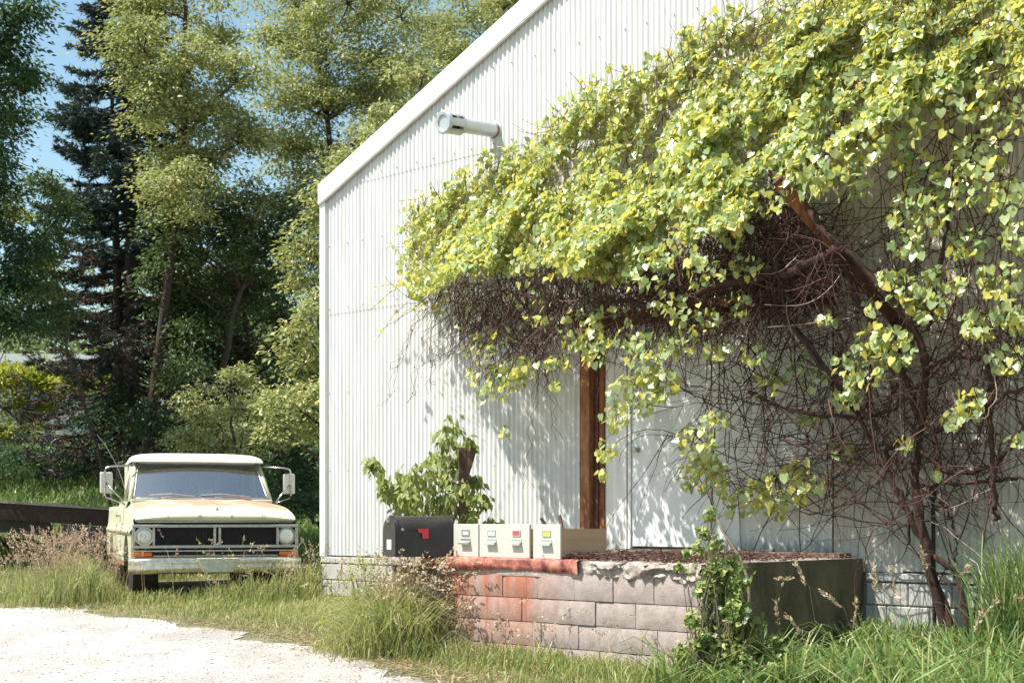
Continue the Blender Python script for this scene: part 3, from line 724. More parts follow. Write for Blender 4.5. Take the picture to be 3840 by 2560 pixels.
# leaf litter and dead twigs on the dock
n = 2600
ls = rng.uniform(-2.4, -0.02, n); ly = -0.1 - 2.36 * rng.random(n) ** .9
keep = (ls > -1.5) | (rng.random(n) < .35); ls, ly = ls[keep], ly[keep]; n = len(ls)
pos = Wv(ls, ly, DZ + .012 + .03 * rng.random(n) ** 2 * (ls > -1.2))
ax = rand_unit(n); ax[:, 2] *= .25; nr = rand_unit(n) * .5 + np.array([0, 0, 1])
tag(leaves('leaf_litter', pos, ax, nr, rng.uniform(.03, .075, n), LANCE, 'litter'), 'brown leaf litter lying over the top of the loading dock', 'leaf litter')
n = 420
ls = rng.uniform(-1.7, 0.0, n); ly = DF + .12 + 1.4 * rng.random(n) ** 1.6
p0 = Wv(ls, ly, DZ + .015 + .05 * rng.random(n)); d = rand_unit(n); d[:, 2] *= .12; L = rng.uniform(.1, .45, n)
tt = np.linspace(-.5, .5, 5)
P = p0[:, None] + d[:, None] * (L[:, None] * tt[None])[..., None] + (rng.normal(0, .012, (n, 5, 3)))
P[:, :, 2] = np.maximum(P[:, :, 2], DZ + .008)
tag(tubes('dead_twigs', P, np.full((n, 5), .0035), 'twig'), 'tangle of dead vine twigs lying along the dock edge', 'twigs')

# ================================================================== things on the dock
def drawer(s0, s1, cards, label, sticks=False):
    w = s1 - s0; h = 0.285; dp = 0.60
    root = empty('file_drawer', W(s0 + w / 2, DF + .05, DZ + .013), WROT, label, 'drawer', 'file drawers on the dock')
    MB().box(-w / 2, w / 2, -.018, .004, 0, h).build('front_panel', 'cabinet_face', root, bevel=0.003)
    b = MB(); x = w / 2 - .012
    b.box(-x, -x + .004, .005, dp, .015, h - .04).box(x - .004, x, .005, dp, .015, h - .04).box(-x + .004, x - .004, dp - .004, dp, .015, h - .045).box(-x + .004, x - .004, .005, dp - .004, .013, .018)
    body = b.build('drawer_body', 'cabinet_side', root)
    MB().box(x + .0005, x + .007, .005, dp, .150, .160).box(x + .0005, x + .005, .005, dp, h - .047, h - .039).build('runner', 'cabinet_side', body)
    n = len(cards)
    for i, c in enumerate(cards):
        cx = -w / 2 + w * (i + .5) / n; cw = .046
        fr = MB().box(cx - cw, cx + cw, -.024, -.0185, .226, .234).box(cx - cw, cx + cw, -.024, -.0185, .182, .189).box(cx - cw, cx - cw + .008, -.024, -.0185, .189, .226).box(cx + cw - .008, cx + cw, -.024, -.0185, .189, .226)
        lh = fr.build('label_holder', 'steel_bright', root)
        MB().box(cx - cw + .009, cx + cw - .009, -.0215, -.0187, .190, .225).build('label_card', c, lh)
        hd = MB().box(cx - .06, cx + .06, -.020, -.0185, .13, .158)
        hd.prism([(-.0186, .140), (-.050, .122), (-.052, .108), (-.046, .108), (-.044, .119), (-.0186, .134)], 'x', cx - .058, cx + .058)
        hd.build('pull_handle', 'steel_bright', root, smooth=30)
    return root
def sx(x, w): return float(on_wall(x / D, 1250, w)[0])
w_ = 2.47
drawer(sx(1706, w_), sx(1799, w_), ['card_grey'], 'single grey metal file drawer beside the black mailbox with silver label')
drawer(sx(1803, w_), sx(1991, w_), ['card_white', 'card_red'], 'double width grey metal file drawer with one red label')
d4 = drawer(sx(2004, w_), sx(2107, w_), ['card_yellow'], 'grey metal file drawer with yellow label and sticks poking out')
# two dark sticks leaning out of the last drawer
def stick(pa, pb, label):
    a, b = Vector(pa), Vector(pb); root = empty('wooden_stick', a, 0, label, 'stick')
    d = (b - a); m_ = MB().tube([(0, 0, 0), d * .5, d], .016, 6)
    m_.build('shaft', 'stick_dark', root)
    MB().tube([d * 1.001, d * 1.02], .0155, 6).build('cut_end', 'bark_pale', root)
a = W(sx(2090, 2.40), DF + .28, DZ + .05)
sa, za = on_wall(2030 / D, 1943 / D, 2.38); stick(W(sx(2085, 2.40), DF + .22, DZ + .045), W(float(sa), -2.38, float(za)), 'dark stick leaning left out of the last file drawer')
sa, za = on_wall(2098 / D, 1935 / D, 2.10); stick(W(sx(2118, 2.25), DF + .30, DZ + .045), W(float(sa), -2.10, float(za)), 'dark stick standing steeper in the last file drawer')

# small painted brick between mailbox and drawers
bs = sx(1680, 2.40)
br = empty('broken_brick', W(bs, -2.40, DZ + .0125), WROT - .25, 'chipped pale brick on the dock between mailbox and file drawers', 'brick')
bm_ = MB().prism([(-.075, 0), (.085, 0), (.085, .095), (-.08, .098)], 'y', -.05, .055).mesh('body', bevel=.007); link('body', bm_, 'brick_white', br)
MB().box(.0855, .12, -.045, .05, .0, .09).build('broken_face', 'brick_red', br, bevel=.008)

# mailbox
mbx = empty('mailbox', at(1575 / D, 2098 / D, 12.55) + np.array([0, 0, 0]), 0, 'large black rural mailbox with red flag on the end of the dock', 'mailbox')
mbx.location.z = DZ + .012
mbx.rotation_euler = (R(0), 0, R(27))       # long axis about 27 degrees off the picture plane
Lm, wm, hm = 0.56, 0.145, 0.215
arch = [(-wm, 0), (wm, 0)] + [(wm * math.cos(a), hm + wm * .97 * math.sin(a)) for a in np.linspace(0, math.pi, 15)]
# local x along the box (door at -x), local y across
def arch_prism(sc, x0, x1, dz=0): return MB().prism([(p * sc, q * sc + dz) for p, q in arch], 'x', x0, x1)
arch_prism(1.0, -Lm / 2, Lm / 2).build('shell', 'mailbox_black', mbx, smooth=40)
for x in (-Lm / 2 + .004, Lm / 2 - .02):
    arch_prism(1.025, x, x + .016).build('rim', 'mailbox_black', mbx, smooth=40)
dm = arch_prism(0.985, -Lm / 2 - .014, -Lm / 2 - .001).build('door', 'mailbox_black', mbx, smooth=40, bevel=0)
MB().box(-Lm / 2 - .040, -Lm / 2 - .0145, -.018, .018, .318, .335).box(-Lm / 2 - .024, -Lm / 2 - .0145, -.03, .03, .300, .345).build('latch', 'chrome_dull', dm)
MB().box(-Lm / 2 - .0165, -Lm / 2 - .0143, -.055, .045, .065, .150).build('number_sticker', 'card_white', dm)
fl = MB().box(-.24, -.02, -wm - .012, -wm - .006, .232, .244).build('flag_arm', 'mailbox_black', mbx)
MB().prism([(-.085, .246), (.012, .246), (.012, .160), (-.045, .160), (-.045, .205), (-.085, .215)], 'y', -wm - .016, -wm - .0125).build('flag', 'flag_red', fl)
MB().lathe([(0, -wm - .02), (.012, -wm - .02), (.012, -wm - .001)], 'y', 10, (-.23, 0, .238)).build('flag_pivot', 'chrome_dull', fl)

# wooden post with a knee bracket, between shrub and dock
pp = W(-3.70, -1.32, 0); pg = gz(pp[0], pp[1])
post = empty('wooden_post', (pp[0], pp[1], pg - .1), 0, 'dark weathered wooden post with wedge bracket behind the file drawers', 'post')
ht = 2.36 - pg + .1
MB().box(-.038, .038, -.045, .045, 0, ht).build('upright', 'post_wood', post, bevel=.004)
MB().prism([(.0385, ht - .30), (.055, ht - .30), (.135, ht - .03), (.135, ht + .012), (-.06, ht + .012), (-.06, ht + .0015), (.0385, ht + .0015)], 'y', -.04, .04).build('bracket', 'post_wood', post)
MB().box(-.072, -.0395, -.03, .03, 0, ht - .85).build('pale_batten', 'bark_pale', post)

# ================================================================== pickup truck
TY = 19.0
tx, ty = (811 - 1920) / F * 17.15, 17.15
truck = empty('pickup_truck', (tx, ty, gz(tx, ty) - .01), R(TY), 'faded pale green pickup truck with white roof parked in tall grass', 'truck')
# local frame: x across (right in the photo), y from the front end backwards, z up
HW = 0.995
def hood_hw(y): return 0.955 - 0.06 * max(0, y) / 1.4
def hood_z(y): return 1.060 + (0.13 * (1 - math.exp(-max(0, y) / 0.35)) + 0.045 * y)
# hood with rolled front lip
ny, nx = 22, 29
rows = []
lip = [(-0.015, .968), (-.045, .985), (-.055, 1.015), (-.04, 1.045), (0.0, hood_z(0) + .004)]
ylist = [(a, b, True) for a, b in lip] + [(0.03 + 1.33 * i / ny, None, False) for i in range(ny + 1)]
for (y, z, isl) in ylist:
    row = []
    for j in range(nx):
        xn = -1 + 2 * j / (nx - 1)
        hw = hood_hw(y)
        base = z if isl else hood_z(y)
        f = 1.0 if not isl else (z - .968) / .1
        crown = -0.055 * abs(xn) ** 3.2 * f
        ridge = 0.012 * math.exp(-((abs(xn) - .55) / .07) ** 2) * f * min(1, max(0, y * 4))
        mid = 0.010 * math.exp(-(xn / .05) ** 2) * f * min(1, max(0, y * 4))
        row.append((xn * hw, y + 0.04 * abs(xn) ** 3 * (1 if isl else max(0, 1 - y * 3)), base + crown + ridge + mid))
    rows.append(row)
hood = MB().grid(rows).build('hood', 'truck_hood', truck, smooth=60)
MB().box(-.93, .93, -.030, .0, .955, .966).build('hood_trim', 'chrome', truck)
# raised letters on the hood lip
for ch, px in zip('FORD', (800, 1070, 1350, 1630)):
    fc = bpy.data.curves.new('letter', 'FONT'); fc.body = ch; fc.size = 0.075; fc.extrude = 0.004; fc.align_x = 'CENTER'
    fo = bpy.data.objects.new('letter_tmp', fc); COL.objects.link(fo)
    dg = bpy.context.evaluated_depsgraph_get(); me = bpy.data.meshes.new_from_object(fo.evaluated_get(dg)); bpy.data.objects.remove(fo)
    me.name = 'letter'
    o = link('letter', me, 'chrome_dull', hood); o.rotation_euler = (R(90 - 8), 0, 0); o.location = ((px - 1215) / 1415 * 1.93, -.058, .990)
# fenders: side panel with wheel arch, and a shouldered top
def side_panel(name, y0, y1, arch_y=None, sgn=1, z0=.46, z1=.80, mat='truck_paint'):
    pts = [(y0, z0)]
    if arch_y:
        r = .445; zc = .38
        a0 = math.asin((z0 - zc) / r)
        pts += [(arch_y - r * math.cos(a), zc + r * math.sin(a)) for a in np.linspace(a0, math.pi - a0, 17)]
    pts += [(y1, z0), (y1, z1), (y0, z1)]
    x0, x1 = (HW - .05, HW) if sgn > 0 else (-HW, -HW + .05)
    return MB().prism(pts, 'x', x0, x1).build(name, mat, truck)
def shoulder(name, y0, y1, sgn, top):
    rows = []; n = 14
    for i in range(n + 1):
        y = y0 + (y1 - y0) * i / n; tz, tw = top(y)
        sec = [(HW - .004, .80), (HW + .012, .815), (HW + .016, .845), (HW - .006, .872), (HW - .018, .93), (HW - .03, tz - .075), (tw + .018, tz - .028), (tw + .004, tz - .002), (tw - .02, tz - .004)]
        rows.append([(sgn * x, y, z) for x, z in sec])
    return MB().grid(rows).build(name, 'truck_paint', truck, smooth=50)
for sg in (-1, 1):
    fd_ = side_panel('fender', 0.02, 1.36, 0.86, sg)
    shoulder('fender_top', 0.0, 1.36, sg, lambda y: (hood_z(y) - .052, hood_hw(y)))
    dr_ = side_panel('door', 1.375, 2.45, None, sg)
    shoulder('door_top', 1.375, 2.45, sg, lambda y: (1.22 + .01 * (y - 1.375), .93))
    side_panel('cab_corner', 2.465, 2.80, None, sg)
    shoulder('cab_corner_top', 2.465, 2.80, sg, lambda y: (1.23, .93))
    side_panel('bed_side', 2.84, 5.02, 3.86, sg)
    shoulder('bed_top', 2.84, 5.02, sg, lambda y: (1.17, .95))
    # trim strip and rusty rocker
    x0, x1 = sorted((sg * (HW + .001), sg * (HW + .012)))
    MB().box(x0, x1, 1.30, 2.45, .53, .565).build('side_trim', 'truck_white', truck)
    MB().box(min(sg * (HW + .017), sg * (HW + .024)), max(sg * (HW + .017), sg * (HW + .024)), .3, 2.78, .822, .838).build('side_moulding', 'rust_light', truck)
    MB().box(min(sg * .96, sg * (HW - .006)), max(sg * .96, sg * (HW - .006)), 1.36, 2.8, .40, .458).build('rocker', 'rust_light', truck)
    # door handle
    MB().box(min(sg * (HW - .02), sg * (HW + .03)), max(sg * (HW - .02), sg * (HW + .03)), 2.25, 2.40, 1.02, 1.05).build('door_handle', 'chrome', truck)
    # wheel wells and side marker
    MB().lathe([(0.0, 0), (.43, 0), (.43, .30), (0, .30)], 'x', 20, (-.94 if sg < 0 else .64, .86, .38)).build('wheel_well', 'black_paint', truck)
# front panel: dark recess, grille frame, grille bars, lamps
MB().box(-.955, .955, .03, .06, .50, .968).build('front_recess', 'black_paint', truck)
ZT, ZB = .915, .660
fr = MB()
fr.box(-.985, .985, -.045, .029, ZT - .022, ZT + .014).box(-.985, .985, -.045, .029, ZB - .014, ZB + .022)
fr.box(-.985, -.950, -.043, .029, ZB + .022, ZT - .022).box(.950, .985, -.043, .029, ZB + .022, ZT - .022)
for x in (-.735, .735): fr.box(x - .014, x + .014, -.041, .029, ZB + .022, ZT - .022)
fr.box(-.035, -.006, -.043, .029, ZB + .022, ZT - .022).box(.024, .053, -.043, .029, ZB + .022, ZT - .022)
fr.build('grille_frame', 'chrome_dull', truck, bevel=.005)
gb = MB()
for x0, x1 in ((-.720, -.036), (.054, .720)):
    for i in range(13):
        z = ZB + .030 + i * (ZT - ZB - .06) / 12; gb.box(x0, x1, -.008, .026, z - .0035, z + .0035)
    for i in range(1, 24):
        x = x0 + (x1 - x0) * i / 24; gb.box(x - .002, x + .002, -.004, .022, ZB + .024, ZT - .024)
gb.box(-.385, -.378, -.012, .026, ZB + .024, ZT - .024)
gb.build('grille', 'grille_black', truck)
for sg in (-1, 1):
    cx = sg * .847; cz = .790
    hl = MB().lathe([(.112, -.010), (.112, -.034), (.094, -.034), (.090, -.020)], 'y', 28, (cx, 0, cz)).build('headlight', 'chrome', truck, smooth=40)
    MB().lathe([(.0905, -.018), (.075, -.034), (.045, -.044), (0.0, -.047)], 'y', 28, (cx, 0, cz)).build('lens', 'lamp_glass', hl, smooth=True)
    a, b_ = sorted((cx - sg * .115, cx + sg * .115))
    MB().box(a + .012, b_ - .012, .0, .028, ZB + .024, ZT - .024).build('headlight_surround', 'black_paint', truck)
    a, b_ = sorted((sg * .755, sg * .975))
    ts = MB().box(a, b_, -.05, .028, .548, .598).build('turn_signal', 'amber_lens', truck, bevel=.008)
MB().box(-.975, .975, -.035, .029, .606, .622).build('valance_trim', 'chrome_dull', truck)
MB().box(-.74, .74, -.03, .029, .548, .562).build('valance_trim', 'chrome_dull', truck)
MB().box(-.97, .97, -.005, .029, .50, .545).build('valance', 'truck_paint', truck)
# bumper
prof = [(0.0, .535), (-.045, .528), (-.060, .505), (-.064, .47), (-.058, .455), (-.070, .43), (-.066, .385), (-.045, .352), (0.0, .345)]
rows = []
for i in range(41):
    x = -1.03 + 2.06 * i / 40; e = abs(x) / 1.03
    yo = -.105 + .16 * e ** 7
    rows.append([(x, yo + py, pz - .012 * e ** 8) for py, pz in prof])
bp = MB().grid(rows).build('bumper', 'bumper_metal', truck, smooth=50)
MB().prism([(-.245, .530), (.245, .530), (.175, .360), (-.175, .360)], 'y', -.188, -.155).build('plate_recess', 'licence_white', bp, bevel=.006)
for x in (-.5, .5): MB().box(x - .04, x + .04, -.09, .10, .40, .50).build('bumper_bracket', 'black_paint', bp)
# underbody
MB().box(-.42, -.34, .1, 4.9, .42, .52).box(.34, .42, .1, 4.9, .42, .52).box(-.7, .7, .75, .95, .33, .43).box(-.7, .7, 3.78, 3.94, .33, .43).build('chassis', 'black_paint', truck)
# wheels
for sg in (-1, 1):
    for wy in (.86, 3.86):
        c = (sg * .83, wy, .37)
        w_t = MB().lathe([(.225, .105), (.30, .115), (.352, .10), (.372, .06), (.374, 0), (.372, -.06), (.352, -.10), (.30, -.115), (.225, -.105), (.225, .105)], 'x', 30, c).build('wheel', 'rubber', truck, smooth=40)
        q = sg
        MB().lathe([(.226, q * .09), (.21, q * .10), (.19, q * .07), (.14, q * .055), (.10, q * .075), (.06, q * .11), (0.0, q * .112)], 'x', 26, c).build('rim', 'rust_light' if sg < 0 else 'chrome_dull', w_t, smooth=35)
# cab: cowl, pillars, roof, glass
MB().box(-.90, .90, 1.36, 1.50, 1.10, 1.245).build('cowl', 'truck_paint', truck, bevel=.01)
WS_B, WS_T = (1.46, 1.258), (1.93, 1.728)
def ws(xn, t):
    hw = .855 + (.765 - .855) * t
    y = WS_B[0] + (WS_T[0] - WS_B[0]) * t - .11 * (1 - abs(xn) ** 2.2) * (1 - .25 * t)
    return (xn * hw, y, WS_B[1] + (WS_T[1] - WS_B[1]) * t)
rows = [[ws(-1 + 2 * j / 20, i / 8) for j in range(21)] for i in range(9)]
MB().grid(rows).build('windshield', 'windshield_glass', truck, smooth=True)
gk = MB()
gk.tube([ws(-1 + 2 * j / 20, 0) for j in range(21)], .011, 6).tube([ws(-1 + 2 * j / 20, 1) for j in range(21)], .011, 6)
gk.tube([ws(-1, i / 8) for i in range(9)], .011, 6).tube([ws(1, i / 8) for i in range(9)], .011, 6)
gk.build('windshield_gasket', 'chrome_dull', truck, smooth=True)
for sg in (-1, 1):
    a = MB().tube([(sg * .895, 1.50, 1.20), (sg * .845, 1.75, 1.49), (sg * .800, 1.98, 1.735)], [.042, .038, .036], 8)
    a.build('windshield_pillar', 'truck_paint', truck, smooth=True)
    MB().tube([(sg * .90, 2.44, 1.22), (sg * .865, 2.42, 1.48), (sg * .82, 2.40, 1.73)], .022, 8).build('door_pillar', 'truck_paint', truck, smooth=True)
    MB().tube([(sg * .905, 1.70, 1.24), (sg * .86, 1.78, 1.47), (sg * .83, 1.85, 1.60)], .010, 6).build('vent_bar', 'chrome_dull', truck)
    MB().prism([(2.47, 1.20), (2.84, 1.20), (2.80, 1.76), (2.50, 1.76)], 'x', min(sg * .80, sg * .885), max(sg * .80, sg * .885)).build('rear_pillar', 'truck_paint', truck, bevel=.02)
    MB().add([(sg * .915, 1.56, 1.235), (sg * .905, 2.42, 1.235), (sg * .825, 2.40, 1.71), (sg * .83, 2.0, 1.71)], [(0, 1, 2, 3)]).build('side_window', 'window_glass', truck)
# roof
rows = []
ry = [1.80, 1.815, 1.86, 1.95, 2.10, 2.30, 2.50, 2.66, 2.76, 2.81, 2.82]
rz = [1.745, 1.785, 1.822, 1.850, 1.870, 1.876, 1.872, 1.855, 1.825, 1.78, 1.74]
for y, z in zip(ry, rz):
    row = []
    for j in range(25):
        th = math.pi * (j / 24); cx = -math.cos(th)
        e = abs(cx)
        hw = .855
        yb = y - .055 * (1 - e ** 2) * (1 if y < 2.1 else 0)
        row.append((hw * (abs(cx) ** .55) * (1 if cx > 0 else -1), yb, 1.742 + (z - 1.742) * (max(0, math.sin(th)) ** .42)))
    rows.append(row)
MB().grid(rows).build('roof', 'truck_white', truck, smooth=60)
rows = [[(-.85 + 1.7 * j / 20, 1.805 - .05 * (1 - (abs(-1 + 2 * j / 20)) ** 2) + dy, z) for j in range(21)] for dy, z in ((.02, 1.755), (-.015, 1.748), (-.015, 1.735), (.03, 1.730))]
MB().grid(rows).build('drip_rail', 'truck_paint', truck, smooth=40)
MB().box(-.82, .82, 1.95, 2.78, 1.715, 1.735).build('headliner', 'interior_light', truck)
MB().box(-.86, .86, 2.77, 2.81, .70, 1.30).box(-.80, .80, 2.77, 2.81, 1.68, 1.735).box(-.86, -.72, 2.77, 2.81, 1.30, 1.68).box(.72, .86, 2.77, 2.81, 1.30, 1.68).build('cab_back', 'truck_paint', truck)
rw = MB().box(-.72, .72, 2.787, 2.793, 1.30, 1.68).build('rear_window', 'window_glass', truck)
for x in (-.36, 0.0, .36): MB().box(x - .011, x + .011, 2.775, 2.805, 1.305, 1.675).build('slider_bar', 'chrome_dull', rw)
MB().box(-.70, .70, 2.05, 2.72, .75, 1.00).box(-.72, .72, 2.55, 2.74, 1.00, 1.32).build('bench_seat', 'interior_light', truck, bevel=.04)
MB().box(-.84, .84, 1.52, 1.78, .95, 1.20).build('dashboard', 'interior', truck, bevel=.03)
st = MB(); cx, cy, cz = .40, 1.92, 1.235
ring = [(cx + .20 * math.cos(a), cy + .20 * math.sin(a) * .55, cz + .20 * math.sin(a) * .80) for a in np.linspace(0, 2 * math.pi, 25)]
st.tube(ring, .012, 6, caps=False).tube([ring[0], (cx, cy - .03, cz - .02), ring[12]], .010, 5).tube([(cx, cy - .03, cz - .02), (cx, 1.75, 1.08)], .02, 6)
st.build('steering_wheel', 'interior', truck, smooth=True)
MB().box(.10, .30, 2.755, 2.768, 1.335, 1.41).build('window_sticker', 'card_white', truck)
# wipers
for x0, x1, z1 in ((-.62, -.08, .0), (.02, .62, .0)):
    w0 = MB().tube([(x0 + .10, 1.372, 1.262), ((x0 + x1) / 2, 1.375, 1.295), (x1, 1.372, 1.268)], .008, 5)
    w0.tube([(x0 - .05, 1.385, 1.30), (x0 + .22, 1.372, 1.318), (x1 - .02, 1.365, 1.285)], .006, 5)
    w0.build('wiper', 'chrome_dull', truck)
MB().lathe([(0, .03), (.02, .025), (.028, 0)], 'z', 10, (0.02, .12, hood_z(.12))).build('hood_badge', 'chrome_dull', truck)
# tow mirrors on tube brackets
for sg in (-1, 1):
    ar = MB().tube([(sg * .84, 1.80, 1.690), (sg * 1.12, 1.70, 1.675), (sg * 1.19, 1.68, 1.655), (sg * 1.205, 1.68, 1.60), (sg * 1.205, 1.68, 1.30), (sg * 1.19, 1.68, 1.27), (sg * .95, 1.60, 1.18)], .013, 7)
    ar.tube([(sg * 1.19, 1.69, 1.46), (sg * .96, 1.56, 1.19)], .011, 6)
    br_ = ar.build('mirror_bracket', 'chrome', truck, smooth=True)
    x0, x1 = sorted((sg * 1.105, sg * 1.265))
    MB().box(x0, x1, 1.70, 1.735, 1.32, 1.60).build('mirror_head', 'mirror_back', br_, bevel=.016)
# bowed whip aerial on the left cowl
ap = [(-.93, 1.44, 1.14)]
for i in range(1, 15):
    t = i / 14; ap.append((-.93 - .12 * t - .26 * t ** 2.2, 1.44 + .05 * t, 1.14 + .98 * t - .05 * t * t))
MB().tube(ap, [.007 - .003 * i / 14 for i in range(15)], 5).build('aerial', 'chrome', truck)
# bed
MB().box(-.94, .94, 2.84, 5.0, .74, .78).box(-.94, .94, 2.84, 2.88, .78, 1.14).box(-.94, .94, 4.97, 5.02, .55, 1.15).build('bed', 'truck_paint', truck)

# ================================================================== flatbed trailer behind the truck, in shade
lx, ly = at(-150, 1150, 23.3)[:2]
trl = empty('flatbed_trailer', (-8.9, 23.3, gz(-8.9, 23.3)), R(-2), 'dark rusty flatbed trailer behind the pickup truck in shade', 'trailer')
gt = gz(-8.9, 23.3)
zt0 = at(0, 1150, 23.2)[2] - gt; zt1 = at(228, 1165, 23.2)[2] - gt
tilt = -(zt0 - zt1) / ((228 - 0) * D / F * 23.2); x00 = at(0, 0, 23.2)[0] + 8.9
def tz(x): return zt0 + tilt * (x - x00)
def slab(x0, x1, y0, y1, a, b): return MB().add([(x, y, tz(x) + h) for h in (a, b) for x, y in ((x0, y0), (x1, y0), (x1, y1), (x0, y1))], [(0, 3, 2, 1), (4, 5, 6, 7), (0, 1, 5, 4), (1, 2, 6, 5), (2, 3, 7, 6), (3, 0, 4, 7)])
slab(-3.2, 3.3, -.04, .04, -.30, -.035).build('side_beam', 'trailer_wood', trl)
slab(-3.2, 3.3, 1.96, 2.04, -.30, -.035).build('side_beam', 'trailer_wood', trl)
slab(-3.2, 3.3, -.06, .06, -.03, .0).build('top_rail', 'trailer_edge', trl)
for k in range(10): slab(-3.2, 3.28, .065 + .19 * k, .245 + .19 * k, -.06, -.018).build('deck_board', 'trailer_wood', trl)
for x in (-2.6, -1.3, 0, 1.3, 2.6): slab(x - .05, x + .05, .045, 1.95, -.24, -.10).build('cross_member', 'trailer_steel', trl)
slab(-3.2, 1.25, .25, .40, -.52, -.31).build('underframe', 'trailer_steel', trl)
slab(1.55, 3.3, -.03, .06, -.62, -.31).build('front_panel', 'trailer_steel', trl)
for wx in (-2.1, -1.2):
    for wy in (.12, 1.85):
        wh = MB().lathe([(.20, .1), (.33, .11), (.36, .07), (.36, -.07), (.33, -.11), (.20, -.1), (.20, .1)], 'y', 22, (wx, wy + .2, .36)).build('wheel', 'rubber', trl, smooth=40)
        MB().lathe([(.2, -.08), (.12, -.04), (0, -.05)], 'y', 16, (wx, wy + .2, .36)).build('rim', 'trailer_steel', wh)
MB().box(3.0, 3.12, .9, 1.02, 0, tz(3.05) - .3).build('jack_leg', 'trailer_steel', trl)

# ================================================================== pale house far behind the trees
hp = at(60, 818, 52)
hg = gz(hp[0], hp[1])
hs = empty('far_house', (hp[0] - 4.0, 52, hg), R(4), 'pale house with white roof edge far behind the left trees', 'house')
hz_ = hp[2] - hg
MB().box(-6, 6, 0, 7, 0, hz_ - .12).build('wall', 'house_white', hs)
MB().prism([(-.6, hz_ - .12), (7.6, hz_ - .12), (3.5, hz_ + .35)], 'x', -6.4, 6.6).build('roof', 'house_roof', hs)
MB().box(-6.5, 6.7, -.66, -.61, hz_ - .32, hz_ + .05).build('fascia', 'house_white', hs)
for x in (-4, -1, 2, 4.5):
    wn_ = MB().box(x - .5, x + .5, -.03, -.004, hz_ - 2.0, hz_ - .8).build('window', 'trim_white', hs)
    MB().box(x - .42, x + .42, -.045, -.032, hz_ - 1.92, hz_ - .88).build('pane', 'dark_opening', wn_)

# ================================================================== trees
def limb_path(a, b, n=7, sag=0.12, wob=0.05):
    a, b = np.array(a, float), np.array(b, float); t = np.linspace(0, 1, n)[:, None]
    L = np.linalg.norm(b - a)
    p = a + (b - a) * t; p[:, 2] += sag * L * np.sin(t[:, 0] * np.pi)
    p[1:-1] += rng.normal(0, wob * L / 3, (n - 2, 3)); return p
def sprays_to_leaves(c, R_, n_per, droop=0.55, flat=0.45):
    """c (k,3) spray centres, R_ (k,) radius -> leaf positions, axes, normals"""
    k = len(c); ids = np.repeat(np.arange(k), n_per); n = len(ids)
    q = rng.normal(size=(n, 3)) * np.array([.5, .5, .5 * flat])
    r2 = q[:, 0] ** 2 + q[:, 1] ** 2
    q[:, 2] -= droop * r2 * .6
    pos = c[ids] + q * R_[ids][:, None]
    ax = np.stack([q[:, 0], q[:, 1], np.full(n, -.25)], -1) + rng.normal(0, .35, (n, 3))
    nr = np.array([0, 0, 1.0]) + rng.normal(0, .45, (n, 3)) + np.stack([q[:, 0], q[:, 1], q[:, 2] * 0], -1) * .5
    return pos, ax, nr
def broadleaf(name, label, base, blobs, Z, mat, n_spray=9, n_leaf=95, leaf=0.12, trunk_r=0.13, spray_r=0.42, group=None, cat='tree', lean=0, zj=1.2, trunk_mat='bark', shade=None, up=0.25):
    bx, by = base; bz = gz(bx, by)
    root = empty(name, (bx, by, bz), 0, label, cat, group)
    o0 = np.array([bx, by, bz])
    C = []; RR = []
    for b in blobs:
        xd, yd, rx, ry = b[:4]; zz = Z + (b[4] if len(b) > 4 else rng.uniform(-zj, zj))
        C.append(at(xd, yd, zz)); RR.append((rx * D / F * zz, min(rx * D / F * zz, 1.6) * .85, ry * D / F * zz))
    C = np.array(C); RR = np.array(RR)
    # trunk up through the middle of the crown, limbs to each clump
    top = C[np.argmax(C[:, 2])]; mid = C.mean(0)
    tr = np.array([o0 - (0, 0, .15), o0 + (mid - o0) * .35 + (lean, 0, 0), o0 + (mid - o0) * .75, mid * .4 + top * .6, top])
    tt = np.linspace(0, 1, 14); ti = np.linspace(0, 1, 5)
    path = np.stack([np.interp(tt, ti, tr[:, k]) for k in range(3)], -1); path[1:-1] += rng.normal(0, .05, (12, 3))
    rad = trunk_r * (1 - .85 * tt)
    MB().tube([tuple(p - o0) for p in path], list(rad), 8).build('trunk', trunk_mat, root, smooth=True)
    lm = []; lr = []
    for c in C:
        ok = path[:, 2] < c[2] - .2
        i = np.argmin(np.linalg.norm(path - (c - [0, 0, .6]), axis=1) + 5 * (~ok)) if ok.any() else 1
        lm.append(limb_path(path[i], c, 7, .06)); lr.append(np.linspace(min(rad[i] * .6, .07), .012, 7))
    tubes('limb', np.array(lm) - o0, np.array(lr), trunk_mat, root, k=5, kind='stuff')
    sc = []; sr = []; tw = []
    for c, r in zip(C, RR):
        k = max(6, int(1.9 * n_spray * (r[0] * r[2]) / 1.0 + 5))
        d = rand_unit(k); d[:, 2] += up; d[:, 1] -= .15; d = unit(d)
        p = c + d * r * rng.uniform(.35, 1.22, (k, 1))
        sc.append(p); sr.append(spray_r * rng.uniform(.65, 1.3, k))
        for q in p: tw.append(limb_path(c, q, 5, .08))
    sc = np.concatenate(sc); sr = np.concatenate(sr)
    tubes('twigs', np.array(tw) - o0, np.tile(np.linspace(.014, .004, 5), (len(tw), 1)), trunk_mat, root, k=3)
    pos, ax, nr = sprays_to_leaves(sc, sr, int(n_leaf * 1.6))
    leaves('crown', pos - o0, ax, nr, rng.uniform(.6, 1.2, len(pos)) * leaf * .80, LANCE, mat, root)
    return root
TG = 'trees behind the truck'
